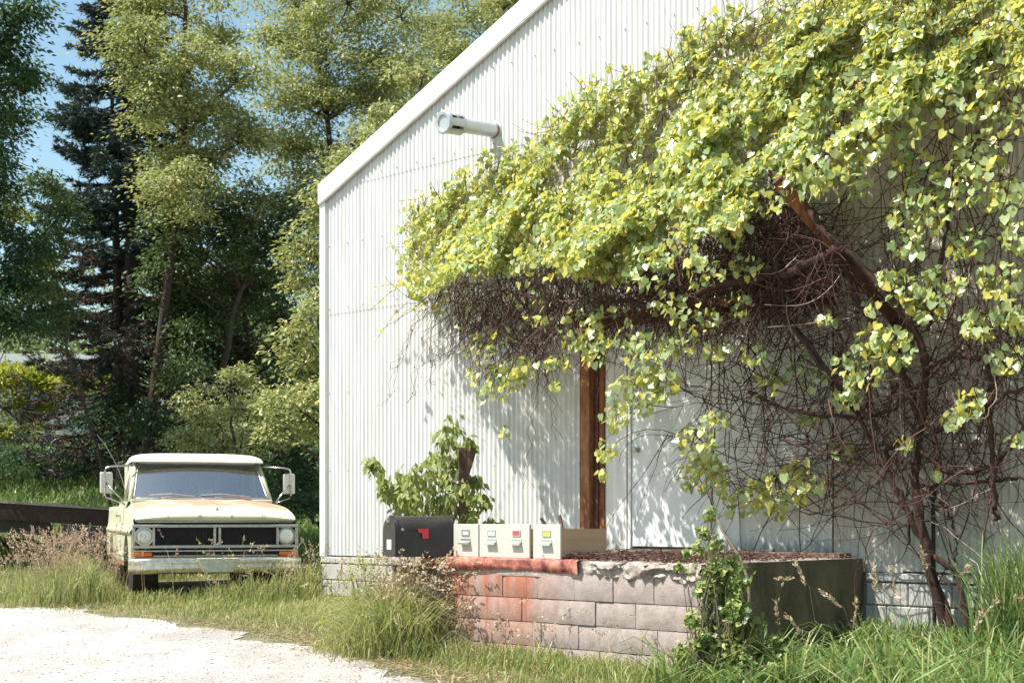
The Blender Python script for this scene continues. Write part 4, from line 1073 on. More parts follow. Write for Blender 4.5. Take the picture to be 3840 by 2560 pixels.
broadleaf('ash_tree', 'tall yellow green broadleaf tree standing in front of the spruce', (-7.45, 28.2),
    [(320, 30, 65, 60), (420, -20, 105, 70), (505, 90, 70, 70), (330, 120, 80, 70), (430, 150, 120, 90), (540, 190, 80, 80), (350, 240, 80, 70), (460, 280, 110, 80), (550, 330, 80, 80), (400, 370, 90, 60), (480, 440, 100, 70), (560, 470, 70, 70), (430, 430, 60, 50, -1.6), (380, 440, 50, 40, -1.0)],
    27, 'ash_leaf_pale', n_spray=11, n_leaf=110, leaf=.125, group=TG)
broadleaf('ash_tree', 'tall yellow green broadleaf tree rising beside the white gable', (-3.6, 34),
    [(680, 20, 100, 80), (800, 10, 130, 90), (920, 40, 90, 80), (650, 120, 70, 80), (750, 130, 110, 90), (860, 140, 110, 90), (650, 230, 70, 70), (740, 250, 100, 80), (830, 240, 90, 70), (920, 170, 70, 50), (650, 340, 70, 70), (730, 370, 90, 70), (810, 330, 70, 50), (700, 450, 50, 40)],
    34, 'ash_leaf_pale', n_spray=8, n_leaf=110, leaf=.14, spray_r=.5, group=TG)
broadleaf('ash_tree', 'distant pale broadleaf tree showing above the roof edge', (-.6, 43),
    [(990, 60, 90, 80), (1080, 50, 90, 60), (1160, 20, 70, 60), (1000, 150, 80, 60), (940, 200, 70, 60), (1080, 120, 60, 40), (900, 270, 60, 50), (1200, -20, 80, 50)],
    43, 'ash_leaf_pale', n_spray=6, n_leaf=110, leaf=.16, spray_r=.6, group=TG)
broadleaf('maple_tree', 'mid green tree with shade in its leaf colour below the tall yellow green trees', (-5.7, 27.6),
    [(400, 520, 70, 50), (510, 570, 90, 60), (370, 640, 55, 45), (450, 640, 70, 50), (420, 570, 60, 50), (440, 700, 60, 40), (500, 720, 60, 40), (430, 770, 55, 40), (425, 840, 50, 40), (560, 500, 70, 60), (620, 570, 70, 60), (690, 580, 60, 60), (660, 480, 70, 60), (600, 660, 60, 50), (540, 640, 60, 50), (720, 480, 40, 50)],  # lower clumps of the tall pale trees, split off for the shade coloured leaf
    27.5, 'ash_leaf_shaded', n_spray=12, n_leaf=100, leaf=.125, group=TG, trunk_r=.10, zj=.9)
broadleaf('box_elder_tree', 'bright leafy young tree hugging the building corner', (-2.75, 21.3),
    [(735, 500, 34, 36), (718, 570, 42, 40), (700, 640, 48, 40), (722, 700, 36, 36), (700, 765, 38, 34), (690, 835, 58, 42), (655, 915, 42, 36), (715, 900, 36, 40), (725, 985, 30, 40), (745, 430, 34, 30), (640, 985, 26, 18), (790, 380, 34, 24, 1.5), (850, 320, 45, 26, 2.0), (905, 265, 52, 26, 2.2), (975, 165, 62, 34, 2.6)],
    21, 'ash_leaf_pale', n_spray=16, n_leaf=62, leaf=.125, trunk_r=.07, spray_r=.26, group=TG, zj=.5)
broadleaf('leafy_bush', 'rounded bright green bush right behind the truck cab', (-4.6, 25.2),
    [(530, 885, 65, 45), (465, 945, 65, 42), (575, 945, 70, 50), (500, 1000, 85, 40), (610, 1010, 55, 42), (430, 1010, 50, 30)],
    25, 'ash_leaf_pale', n_spray=18, n_leaf=80, leaf=.105, trunk_r=.05, spray_r=.26, group=None, cat='bush')
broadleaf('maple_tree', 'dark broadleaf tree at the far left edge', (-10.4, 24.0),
    [(-60, 60, 100, 110), (20, 120, 60, 70), (55, 40, 35, 55), (-30, 260, 90, 90), (30, 260, 45, 60), (60, 180, 30, 30), (-10, 400, 80, 80), (-10, 520, 90, 60), (70, 590, 40, 40), (20, 640, 70, 60), (-40, 700, 90, 60), (40, 740, 55, 30), (-120, 400, 120, 160), (-230, 250, 140, 140), (-240, 480, 140, 120), (-200, 80, 130, 110), (-200, 640, 120, 80)],  # clumps beyond the left edge are added to shade the trailer and bank
    23.6, 'shaded_leaf', n_spray=13, n_leaf=95, leaf=.125, spray_r=.38, group=TG, zj=1.6)
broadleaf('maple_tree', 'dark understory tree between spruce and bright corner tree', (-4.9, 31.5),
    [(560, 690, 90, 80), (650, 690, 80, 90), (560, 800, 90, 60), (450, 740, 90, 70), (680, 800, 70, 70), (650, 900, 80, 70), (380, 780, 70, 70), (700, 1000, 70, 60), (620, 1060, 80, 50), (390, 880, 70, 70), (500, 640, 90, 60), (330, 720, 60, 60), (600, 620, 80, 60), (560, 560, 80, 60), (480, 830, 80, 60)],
    31.5, 'ash_leaf_shaded', n_spray=8, n_leaf=95, leaf=.14, spray_r=.5, group=TG)
broadleaf('maple_tree', 'added dark tree shading the bank, mostly out of frame behind the far left tree', (-13.5, 31),
    [(-150, 150, 130, 120), (-60, 300, 90, 100), (-200, 350, 150, 120), (-90, 480, 110, 90), (-240, 560, 140, 120), (-120, 640, 120, 80), (-300, 250, 140, 140)],  # mostly unseen tree, added to cast shade over the bank
    31, 'shaded_leaf', n_spray=7, n_leaf=90, leaf=.15, spray_r=.5, group=TG)
broadleaf('sunlit_bush', 'yellow green sunlit bush below the far white roof', (-13.2, 38),
    [(20, 870, 80, 36), (110, 880, 75, 42), (60, 940, 75, 36), (160, 910, 50, 40), (-50, 900, 70, 50), (30, 990, 70, 25), (80, 850, 70, 26), (180, 870, 45, 30), (-20, 850, 50, 26)],
    38, 'yellow_leaf', n_spray=16, n_leaf=90, leaf=.15, trunk_r=.07, spray_r=.42, cat='bush')
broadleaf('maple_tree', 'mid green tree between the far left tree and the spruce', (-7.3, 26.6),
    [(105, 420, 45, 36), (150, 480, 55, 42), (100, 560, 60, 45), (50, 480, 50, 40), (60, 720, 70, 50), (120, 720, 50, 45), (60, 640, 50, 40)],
    26, 'ash_leaf_shaded', n_spray=12, n_leaf=80, leaf=.12, trunk_r=.032, spray_r=.34, group=TG, zj=.6)
broadleaf('yellow_sapling', 'small yellow sunlit sapling beside the dark left tree', (-10.7, 27),
    [(95, 610, 36, 30), (60, 650, 38, 26), (15, 490, 30, 18), (110, 660, 26, 18)], 27, 'yellow_leaf', n_spray=26, n_leaf=60, leaf=.12, trunk_r=.016, spray_r=.26, zj=.4)
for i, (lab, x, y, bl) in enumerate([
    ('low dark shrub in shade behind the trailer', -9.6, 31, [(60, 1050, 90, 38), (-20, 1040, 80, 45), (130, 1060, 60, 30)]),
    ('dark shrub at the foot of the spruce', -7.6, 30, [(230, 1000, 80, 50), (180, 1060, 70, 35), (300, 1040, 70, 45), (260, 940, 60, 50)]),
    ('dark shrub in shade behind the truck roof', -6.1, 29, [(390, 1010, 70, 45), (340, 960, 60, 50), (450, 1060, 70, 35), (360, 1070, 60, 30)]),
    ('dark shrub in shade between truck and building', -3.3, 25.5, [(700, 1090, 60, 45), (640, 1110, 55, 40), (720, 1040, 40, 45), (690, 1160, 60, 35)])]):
    broadleaf('dark_shrub', lab, (x, y), bl, y, 'shaded_leaf', n_spray=10, n_leaf=90, leaf=.12, trunk_r=.04, spray_r=.4, cat='shrub', group='dark shrubs under the trees')

# spruce with two stems
sxp = (295 * D - 1920) / F * 30.0
sb = np.array([sxp, 30.0, gz(sxp, 30.0)])
spruce = empty('spruce_tree', sb, 0, 'tall dark blue spruce with bare double trunk', 'tree', TG)
HT = 16.4 - sb[2]
for k, (dx, dy, h) in enumerate([(0.05, 0, HT), (-.12, .1, HT * .72)]):
    MB().tube([(dx - (.30 if k else -.04) * t, dy, -.2 + h * t) for t in np.linspace(0, 1, 14)], [(.20 - .04 * k) * (1 - .9 * t) for t in np.linspace(0, 1, 14)], 9).build('trunk', 'bark', spruce, smooth=True)
BR = []; NP = []; NA = []; dead = []
z = 1.0
while z < HT - .2:
    zt = z + sb[2]; L0 = .10 + .215 * (16.4 - zt)
    nb = 7 if zt < 8 else 8
    for k in range(nb):
        az = rng.uniform(0, 2 * np.pi); L = L0 * rng.uniform(.65, 1.15)
        t = np.linspace(0, 1, 8)
        dirh = np.array([math.cos(az), math.sin(az)])
        drop = -.16 * L * t - .10 * L * np.sin(t * np.pi) + .12 * L * t ** 3
        P = np.stack([dirh[0] * L * t, dirh[1] * L * t, z + drop + rng.uniform(-.1, .1)], -1)
        BR.append(P)
        dens = np.clip((zt - 3.0) / 4.5, .16, 1.0)
        nt_ = int(20 * dens * max(.5, L))
        for q in range(nt_):
            u = rng.uniform(.25, 1.0) ** .8
            p = np.array([np.interp(u, t, P[:, c]) for c in range(3)])
            sgn = rng.choice([-1, 1]); side = np.array([-dirh[1], dirh[0]]) * sgn
            tl = (.50 * (1 - u) + .16) * min(1, .6 + L * .3)
            td = unit(np.array([dirh[0] * .8 + side[0], dirh[1] * .8 + side[1], -.28 + rng.normal(0, .1)]))
            m_ = int(15 * tl / .3) + 5
            s_ = np.linspace(0, 1, m_)[:, None]
            NP.append(p + td * tl * s_ + rng.normal(0, .012, (m_, 3)))
            NA.append(td * .9 + rng.normal(0, .55, (m_, 3)) + [0, 0, .12]); dead.append(np.full(m_, (zt < 7.4) and rng.random() < .55))
    z += .24
NP = np.concatenate(NP); NA = np.concatenate(NA); dead = np.concatenate(dead)
BR = np.array(BR); tubes('branch', BR, np.tile(np.linspace(.028, .005, 8), (len(BR), 1)), 'bark', spruce, k=3)
for flag, mt in ((False, 'needle'), (True, 'needle_dead')):
    s_ = dead == flag; n = int(s_.sum())
    leaves('crown', NP[s_], NA[s_], rand_unit(n), rng.uniform(.08, .15, n), (NEEDLE[0] * np.array([1.3, 1, 1]), NEEDLE[1]), mt, spruce)

# the wood beyond: one mass
n = 1500
fx = rng.uniform(-34, 16, n); fy = rng.uniform(46, 62, n)
hmax = 5.5 + 4.5 * np.array([noise.noise(Vector((x * .13, 1.7, 0))) for x in fx]) + 1.5
fz = 3.0 + rng.random(n) ** 1.2 * np.maximum(hmax, 3)
# leave the far house clear
fz += np.where((fx < -8) & (fy > 54), 2.5 * rng.random(n), 0)
hide = ~((fx > -28) & (fx < -9.5) & (fy < 54) & (fz > 4.6)); fx, fy, fz = fx[hide], fy[hide], fz[hide]; n = len(fx)
pos, ax, nr = sprays_to_leaves(np.stack([fx, fy, fz], -1), rng.uniform(1.0, 1.9, n), 70)
tag(leaves('distant_wood', pos, ax, nr, rng.uniform(.25, .45, len(pos)), LANCE, 'far_leaf'), 'distant green wood closing the view behind the trees', 'wood')

# ================================================================== the vine on the gable
vx, vy = W(*[0.72, -.28, 0])[:2]
vine = empty('climbing_vine', (vx, vy, gz(vx, vy)), 0, 'huge climbing vine with heart leaves smothering the gable wall and doorway', 'vine')
VO = np.array([vx, vy, gz(vx, vy)])
def wp(xd, yd, w):
    s, z = on_wall(xd, yd, w); return Wv(np.asarray(s), -np.asarray(w) * np.ones_like(np.asarray(s)), np.asarray(z))
def smooth_path(pts, n):
    p = np.array([wp(a, b, c) for a, b, c in pts]); m_ = len(p); t = np.linspace(0, m_ - 1, n)
    out = []
    for u in t:                                   # Catmull-Rom
        i = min(int(u), m_ - 2); f = u - i
        p0, p1, p2, p3 = p[max(i - 1, 0)], p[i], p[i + 1], p[min(i + 2, m_ - 1)]
        out.append(.5 * ((2 * p1) + (-p0 + p2) * f + (2 * p0 - 5 * p1 + 4 * p2 - p3) * f * f + (-p0 + 3 * p1 - 3 * p2 + p3) * f ** 3))
    return np.array(out)
MAIN = [
    ([(2200, 1560, .28), (2182, 1440, .28), (2150, 1330, .28), (2127, 1262, .32), (2085, 1180, .40), (2045, 1085, .45), (1995, 1000, .5), (1930, 900, .6), (1850, 780, .7), (1760, 690, .8)], .040, .018),
    ([(2186, 1560, .30), (2168, 1430, .30), (2132, 1300, .34), (2108, 1180, .40), (2104, 1080, .42), (2118, 980, .46), (2127, 880, .5), (2120, 790, .6), (2060, 700, .7), (1990, 620, .8), (1930, 565, .9), (1850, 480, .95), (1770, 390, .9)], .048, .028),
    ([(2222, 1560, .28), (2217, 1430, .28), (2203, 1335, .30), (2165, 1290, .33), (2127, 1262, .35), (2118, 1200, .4), (2104, 1100, .42)], .034, .026),
    ([(1940, 570, .88), (1850, 606, .9), (1740, 640, .92), (1640, 660, .92), (1520, 700, .85), (1420, 690, .8)], .055, .028),
    ([(1720, 900, .5), (1800, 935, .5), (1883, 953, .5), (1978, 958, .5), (2069, 925, .5), (2150, 850, .6), (2240, 760, .6)], .022, .016),
    ([(2044, 1090, .45), (2038, 1030, .46), (2065, 1016, .46), (2120, 1040, .45), (2200, 1085, .42), (2280, 1070, .40), (2352, 990, .4), (2420, 880, .4)], .028, .022),
    ([(2110, 1115, .40), (2230, 1108, .40), (2352, 1098, .40), (2460, 1110, .40)], .020, .018),
    ([(2262, 800, .55), (2272, 900, .52), (2278, 1040, .5), (2286, 1150, .46), (2285, 1190, .46)], .020, .030),
    ([(2127, 850, .55), (2200, 815, .6), (2290, 830, .6), (2380, 845, .6)], .030, .026),
    ([(2160, 1150, .4), (2190, 1210, .38), (2195, 1290, .36)], .014, .010),
    ([(2085, 1250, .3), (2090, 1180, .36), (2060, 1120, .4), (2000, 1060, .5), (1900, 1040, .6), (1790, 1010, .7)], .016, .010),
    ([(2127, 1000, .46), (2220, 960, .5), (2330, 900, .5), (2420, 870, .5)], .024, .02),
    ([(1930, 565, .9), (1960, 660, .7), (2010, 760, .6), (2070, 850, .5), (2110, 960, .45)], .026, .03),
    ([(1780, 640, .85), (1830, 760, .75), (1900, 860, .65), (1990, 950, .55), (2075, 1060, .45)], .020, .018),
    ([(2250, 300, .5), (2180, 480, .55), (2160, 620, .6), (2130, 760, .6)], .016, .02),
]
all_main = []
for pts, r0, r1 in MAIN:
    p = smooth_path(pts, 26); p[1:-1] += rng.normal(0, .012, (24, 3)); all_main.append((p, r0))
    MB().tube([tuple(q - VO) for q in p], list(np.linspace(r0, r1, 26) * .85), 7).build('stem', 'vine_bark', vine, smooth=True)

TOPP = [(915, 610), (950, 500), (1000, 445), (1060, 425), (1120, 375), (1190, 350), (1260, 290), (1330, 215), (1430, 185), (1530, 120), (1610, 60), (1700, 30), (1800, 25), (1880, -20), (2000, -60), (2500, -60)]
BOTP = [(915, 640), (960, 690), (1040, 640), (1090, 610), (1170, 620), (1260, 600), (1330, 630), (1420, 650), (1480, 610), (1560, 590), (1620, 530), (1700, 510), (1740, 450), (1800, 425), (1850, 350), (1930, 330), (1990, 290), (2060, 260), (2140, 220), (2260, 200), (2500, 180)]
CAN = TOPP + BOTP[::-1]
tx_, ty_ = zip(*TOPP); bx_, by_ = zip(*BOTP)
def canopy_w(x, y):
    a = np.interp(x, tx_, ty_); b = np.interp(x, bx_, by_); f = np.clip((y - a) / np.maximum(b - a, 30), 0, 1)
    return .18 + np.interp(x, [915, 1200, 1700, 2100, 2500], [.75, 1.1, 1.15, .75, .5]) * f ** .75, f
DOWN = np.array([0, 0, -1.0]); OUT = np.array([-N[0], -N[1], 0.0]); UPV = -DOWN
SUNV = np.array(SUN)
def vine_leaf_dirs(n, tip_out=.35, sunny=.7):
    ax = DOWN * rng.uniform(.35, 1.1, n)[:, None] + OUT * tip_out + rng.normal(0, .42, (n, 3))
    nr = SUNV * sunny + OUT * .45 + UPV * .15 + rng.normal(0, .55, (n, 3))
    return ax, nr
q = sample_poly(CAN, 52000)
wv, fv = canopy_w(q[:, 0], q[:, 1])
s_, z_ = on_wall(q[:, 0], q[:, 1], wv); p3 = np.stack([s_, z_, np.zeros(len(s_))], -1)
nA = nz(p3, 1.6, 3.1); nB = nz(p3, 4.2, 9.4); nC = nz(p3, .8, 20.0)
dens = .66 + .8 * nA + .7 * nB + .15 * nC + .15 * (q[:, 0] < 1500)
edge_thin = np.clip(np.minimum(fv, .25) / .10, .25, 1)
keep = rng.random(len(q)) < np.clip(dens, .05, 1) * edge_thin
q, wv, nA, nB, fv = q[keep], wv[keep], nA[keep], nB[keep], fv[keep]
wv = wv + .34 * nA + .22 * nB - np.abs(rng.normal(0, .10, len(q))) - .05 * rng.random(len(q))
wv = np.maximum(wv, .05)
LP = [wp(q[:, 0], q[:, 1], wv)]; a_, n_ = vine_leaf_dirs(len(q)); LA = [a_]; LN = [n_]; LS = [(.026 + .05 * rng.random(len(q)) ** 1.3) * (1 + .5 * (rng.random(len(q)) < .14))]
# sparse leaves that wander past the outline and leading shoots on the bright sheets
shoots = []
for k in range(95):
    i = rng.integers(0, len(TOPP) - 3); f = rng.random()
    x = TOPP[i][0] + (TOPP[i + 1][0] - TOPP[i][0]) * f; y = TOPP[i][1] + (TOPP[i + 1][1] - TOPP[i][1]) * f
    L = rng.uniform(12, 38); an = rng.normal(-1.9, .5)
    shoots.append([(x, y + 14), (x + L * .5 * math.cos(an), y + L * .5 * math.sin(an)), (x + L * math.cos(an), y + L * math.sin(an))])
for x, y, x2, y2 in [(950, 640, 850, 712), (945, 660, 860, 660), (940, 690, 868, 775), (960, 700, 905, 745), (985, 470, 918, 462), (1010, 440, 960, 480), (1200, 345, 1130, 372)]:
    shoots.append([(x, y), ((x + x2) / 2, (y + y2) / 2 - 8), (x2, y2)])
SH = []
for sh in shoots:
    t = np.linspace(0, 1, 9); w0 = rng.uniform(.12, .5)
    x = np.interp(t, [0, .5, 1], [p[0] for p in sh]); y = np.interp(t, [0, .5, 1], [p[1] for p in sh])
    P = wp(x, y, w0 * np.ones(9)); SH.append(P)
    k = rng.integers(4, 9); u = rng.integers(1, 9, k)
    LP.append(P[u] + rng.normal(0, .02, (k, 3))); a_, n_ = vine_leaf_dirs(k); LA.append(a_); LN.append(n_); LS.append(rng.uniform(.035, .075, k))
tubes('shoots', np.array(SH) - VO, np.full((len(SH), 9), .003), 'twig', vine)
# leafy sprays hanging in and below the thicket: (x, y, radius px, leaves, w)
SPR = [(1460, 905, 55, 95, 1.0), (1520, 880, 40, 50, .95), (1410, 960, 32, 36, .95), (1390, 1030, 26, 30, .95), (1385, 1090, 14, 10, .95), (1620, 1085, 55, 80, .6), (1598, 1010, 42, 50, .9), (1640, 965, 28, 26, .85),
    (1780, 1130, 62, 90, .40), (1845, 1095, 48, 50, .35), (1700, 1150, 38, 30, .45), (1935, 1030, 28, 30, .3), (1860, 960, 25, 28, .3), (1840, 850, 60, 50, .45), (1770, 880, 42, 30, .45), (1980, 838, 55, 70, .75), (2050, 795, 52, 70, .75), (1945, 905, 34, 40, .7),
    (2230, 920, 36, 44, .6), (2190, 962, 22, 24, .6), (2110, 485, 65, 90, .75), (2080, 560, 38, 44, .75), (2200, 425, 60, 75, .7), (2250, 355, 60, 75, .65), (2310, 450, 50, 60, .6), (2330, 540, 40, 44, .6), (2220, 560, 44, 44, .65), (2290, 640, 50, 66, .65), (2330, 720, 40, 54, .65),
    (2170, 650, 48, 60, .7), (2070, 660, 45, 58, .75), (2130, 700, 40, 44, .7), (2250, 740, 40, 50, .65), (2310, 820, 40, 40, .6), (2010, 770, 38, 40, .7), (1160, 985, 14, 9, .5), (1130, 870, 55, 85, .8), (1185, 850, 48, 70, .85), (1280, 882, 13, 12, .8), (1280, 835, 25, 30, .8),
    (1360, 800, 42, 60, .95), (1330, 755, 50, 70, .95), (1720, 610, 36, 24, 1.05), (1680, 530, 42, 56, 1.1), (1560, 780, 44, 50, 1.0), (1480, 800, 50, 75, 1.05), (1490, 858, 30, 36, 1.0), (2340, 1010, 20, 16, .5), (1240, 720, 40, 16, .95), (1150, 770, 40, 22, .85), (1100, 800, 36, 40, .8),
    (1200, 690, 50, 16, 1.0), (1400, 740, 50, 36, 1.05), (1540, 700, 44, 26, 1.1), (1620, 620, 44, 30, 1.15), (1850, 400, 60, 80, 1.0), (1900, 380, 50, 66, .95), (1980, 330, 60, 80, .9), (2060, 290, 60, 80, .85), (2100, 380, 46, 44, .75), (1960, 420, 34, 36, .85), (2170, 250, 60, 70, .7), (2300, 260, 60, 66, .6), (2240, 170, 60, 70, .6),
    (1760, 470, 40, 44, 1.05), (1830, 430, 34, 36, 1.0), (2030, 640, 26, 22, .8), (2000, 700, 22, 16, .75), (1700, 700, 34, 26, .95), (1610, 730, 40, 40, 1.0), (1650, 800, 30, 26, .9), (1730, 810, 28, 20, .8), (1900, 730, 20, 12, .8), (2150, 1085, 12, 8, .45), (2080, 1015, 20, 16, .5), (1010, 690, 36, 22, .7), (1070, 720, 40, 18, .75), (980, 640, 40, 60, .7),
    (1560, 590, 50, 36, 1.2), (1480, 620, 55, 50, 1.15), (1340, 610, 55, 50, 1.1), (1240, 590, 55, 50, 1.1), (1130, 600, 55, 50, .95)]
SPT = []
for x, y, r, n, w0 in SPR:
    n = int(n * 1.15); a = rng.uniform(0, 2 * np.pi, n); rr = np.sqrt(rng.random(n)) * r
    X = x + rr * np.cos(a) * 1.1; Y = y + rr * np.sin(a) * .9
    ww = np.maximum(.05, w0 + rng.normal(0, .10, n))
    LP.append(wp(X, Y, ww)); a_, n_ = vine_leaf_dirs(n, .3, .55); LA.append(a_); LN.append(n_); LS.append((.032 + .055 * rng.random(n)) * (1.25 if r > 45 and y > 1000 else 1))
    for k in range(max(2, n // 9)):
        i = rng.integers(n); t = np.linspace(0, 1, 6)
        P = wp(x + (X[i] - x) * t + rng.normal(0, 2, 6), y - r * .6 + (Y[i] - y + r * .6) * t, w0 + (ww[i] - w0) * t); SPT.append(P)
tubes('spray_twigs', np.array(SPT) - VO, np.tile(np.linspace(.0055, .002, 6), (len(SPT), 1)), 'twig', vine)
LP = np.concatenate(LP); LA = np.concatenate(LA); LN = np.concatenate(LN); LS = np.concatenate(LS)
# the 300 that show largest become parts of their own
app = LS / LP[:, 1] * np.abs((unit(np.cross(unit(np.cross(unit(LA), LN)), unit(LA))) * unit(LP - [0, 0, EYE])).sum(1)) 
infr = (LP[:, 0] / LP[:, 1] < .355) & ((LP[:, 2] - EYE) / LP[:, 1] < .36)
order = np.argsort(-(app * infr))[:300]
rest = np.ones(len(LP), bool); rest[order] = False
leaves('foliage', LP[rest] - VO, LA[rest], LN[rest], LS[rest], HEART, 'vine_leaf', vine)
m_leaf = []
for j in range(6):
    tv = HEART[0].copy(); tv[:, 2] += rng.normal(0, .03, len(tv))
    me = np_mesh('leaf', tv, HEART[1])
    mt = bpy.data.materials.get('vine_leaf'); me.materials.append(mt); m_leaf.append(me)
for i in order:
    ax = unit(LA[i]); sd = unit(np.cross(ax, LN[i])); nn = np.cross(sd, ax); o = link('leaf', m_leaf[rng.integers(6)], None, vine)
    M = Matrix(((sd[0], ax[0], nn[0], 0), (sd[1], ax[1], nn[1], 0), (sd[2], ax[2], nn[2], 0), (0, 0, 0, 1)))
    o.matrix_local = Matrix.Translation(Vector(LP[i] - VO)) @ M @ Matrix.Scale(float(LS[i]), 4)

# the thicket of twigs: dense under the canopy, looser to the right
def twig_cloud(poly, n, wlo, whi, lmin, lmax, r0, hang=.5, jit=1.0, wander=.16):
    q = sample_poly(poly, n); w0 = rng.uniform(wlo, whi, n)
    P0 = wp(q[:, 0], q[:, 1], w0); m_ = 9
    d = rng.normal(0, 1, (n, 3)); d = d - (d @ np.array([N[0], N[1], 0]))[:, None] * np.array([N[0], N[1], 0]) * .7
    d[:, 2] -= hang * 1.4; d = unit(d); L = rng.uniform(lmin, lmax, n)
    P = np.zeros((n, m_, 3)); P[:, 0] = P0
    bend = rng.normal(0, wander, (n, 3))
    for i in range(1, m_):
        d = unit(d + bend * .55 + rng.normal(0, wander * .9, (n, 3)) + np.array([0, 0, -.03 * hang]))
        P[:, i] = P[:, i - 1] + d * (L / (m_ - 1))[:, None]
    # keep them in front of the wall
    rel = (P[..., 0] - B[0]) * N[0] + (P[..., 1] - B[1]) * N[1]
    over = np.maximum(0, rel + .05); P[..., 0] -= over * N[0]; P[..., 1] -= over * N[1]
    return P, np.linspace(1, .45, m_)[None] * (r0 * rng.uniform(.6, 1.5, n))[:, None]
UND = [(985, 640), (1090, 600), (1260, 610), (1480, 610), (1640, 520), (1760, 430), (1850, 440), (1960, 590), (1900, 690), (1700, 720), (1500, 760), (1330, 750), (1250, 800), (1150, 790), (1060, 760)]
RGT = [(1480, 740), (1700, 690), (1900, 560), (2000, 300), (2360, 200), (2360, 1080), (2250, 1130), (2080, 1240), (1960, 1200), (1850, 1180), (1560, 1090), (1500, 900)]
MIDR = [(1700, 720), (1900, 700), (2352, 760), (2352, 1100), (2100, 1200), (1950, 1150), (1700, 1050), (1600, 900)]
TOPT = CAN
for nm, args in (('under_twigs', (UND, 3000, .10, 1.0, .2, .8, .0040, .5)), ('thicket_twigs', (RGT, 430, .08, .6, .4, 1.5, .0046, .25)), ('thicket_twigs', (MIDR, 260, .08, .55, .4, 1.4, .0055, .2)), ('canopy_twigs', (CAN, 1500, .1, .7, .2, .6, .0038, .3))):
    P, rr = twig_cloud(*args); tubes(nm, P - VO, rr, 'twig', vine)
# long arching canes from the stems up into the canopy
CP = []; CR = []
for k in range(140):
    p, r = all_main[rng.integers(len(all_main))]; a = p[rng.integers(3, 26)]
    x = rng.uniform(1500, 2420); y = rng.uniform(150, 1150); b_ = wp(x, y, rng.uniform(.08, .75))
    if np.linalg.norm(b_ - a) > 3.2 or np.linalg.norm(b_ - a) < .5: continue
    mid = (a + b_) / 2 + rng.normal(0, .22, 3) + np.array([0, 0, -.12]); mid2 = mid + OUT * rng.uniform(-.05, .12)
    t = np.linspace(0, 1, 14)[:, None]
    c_ = a * (1 - t) ** 2 + 2 * mid2 * t * (1 - t) + b_ * t * t
    c_ = c_ + rng.normal(0, .008, c_.shape)
    rel = (c_[:, 0] - B[0]) * N[0] + (c_[:, 1] - B[1]) * N[1]; ov = np.maximum(0, rel + .05)
    c_[:, 0] -= ov * N[0]; c_[:, 1] -= ov * N[1]
    CP.append(c_); CR.append(np.linspace(1, .5, 14) * rng.uniform(.0035, .0075))
tubes('canes', np.array(CP) - VO, np.array(CR), 'twig', vine, k=4)
# red-brown dead strands hanging off the left tip
HP = []; HLp = []
for (x, y, x2, y2) in [(985, 690, 880, 930), (1010, 700, 935, 925), (970, 700, 905, 850), (1030, 720, 985, 900), (1060, 740, 1010, 830), (1100, 780, 1090, 900), (1240, 790, 1215, 1120), (1250, 850, 1280, 1010), (1220, 800, 1190, 900), (1180, 770, 1160, 870), (1230, 800, 1240, 900), (1260, 780, 1255, 880), (1200, 760, 1200, 850), (1140, 760, 1120, 850)]:
    for c in range(2):
        t = np.linspace(0, 1, 12); jx = rng.normal(0, 6, 12); X = x + (x2 - x) * t + jx; Y = y + (y2 - y) * t ** 1.1
        P = wp(X, Y, rng.uniform(.35, .6) * np.ones(12)); HP.append(P)
        if x < 1100 and c == 0:
            u = rng.integers(2, 12, 26); HLp.append(P[u] + rng.normal(0, .022, (26, 3)))
tubes('hanging_strands', np.array(HP) - VO, np.full((len(HP), 12), .0026), 'twig_red', vine)
HLp = np.concatenate(HLp); n = len(HLp); a_, n_ = vine_leaf_dirs(n)
leaves('dead_leaves', HLp - VO, a_, n_, rng.uniform(.015, .04, n), LANCE, 'litter', vine)

# rusty awning brace swallowed by the vine
a = wp(2068, 750, .06); b_ = wp(1785, 412, 1.15)
brc = empty('awning_brace', a, 0, 'rusty diagonal steel brace half buried in the vine', 'brace')
d = Vector(b_ - a)
MB().tube([(0, 0, 0), d * .5, d], .062, 4).build('bar', 'rust_dark', brc)  # shadow on the lower length is put into its darker rust
MB().tube([d * .55, d * .98], .068, 4).build('lit_rust', 'rust', brc)
MB().tube([d * -.0, d * .03], .10, 4).build('foot_plate', 'rust_dark', brc)
# black pole by the foundation
sp_, _ = on_wall(2148, 1200, .22); pb = W(float(sp_), -.22, 0); g0 = gz(pb[0], pb[1])
zt_ = float(on_wall(2148, 1120, .22)[1])
bpole = empty('black_pole', (pb[0], pb[1], g0 - .1), 0, 'thin black metal pole standing beside the vine stems', 'pole')
MB().tube([(0, 0, 0), (-.02, 0, zt_ - g0 + .04)], .017, 10).build('shaft', 'black_pole', bpole, smooth=40)
MB().tube([(-.02, 0, zt_ - g0 + .0), (-.021, 0, zt_ - g0 + .10)], .032, 10).build('cap', 'black_pole', bpole, smooth=40)

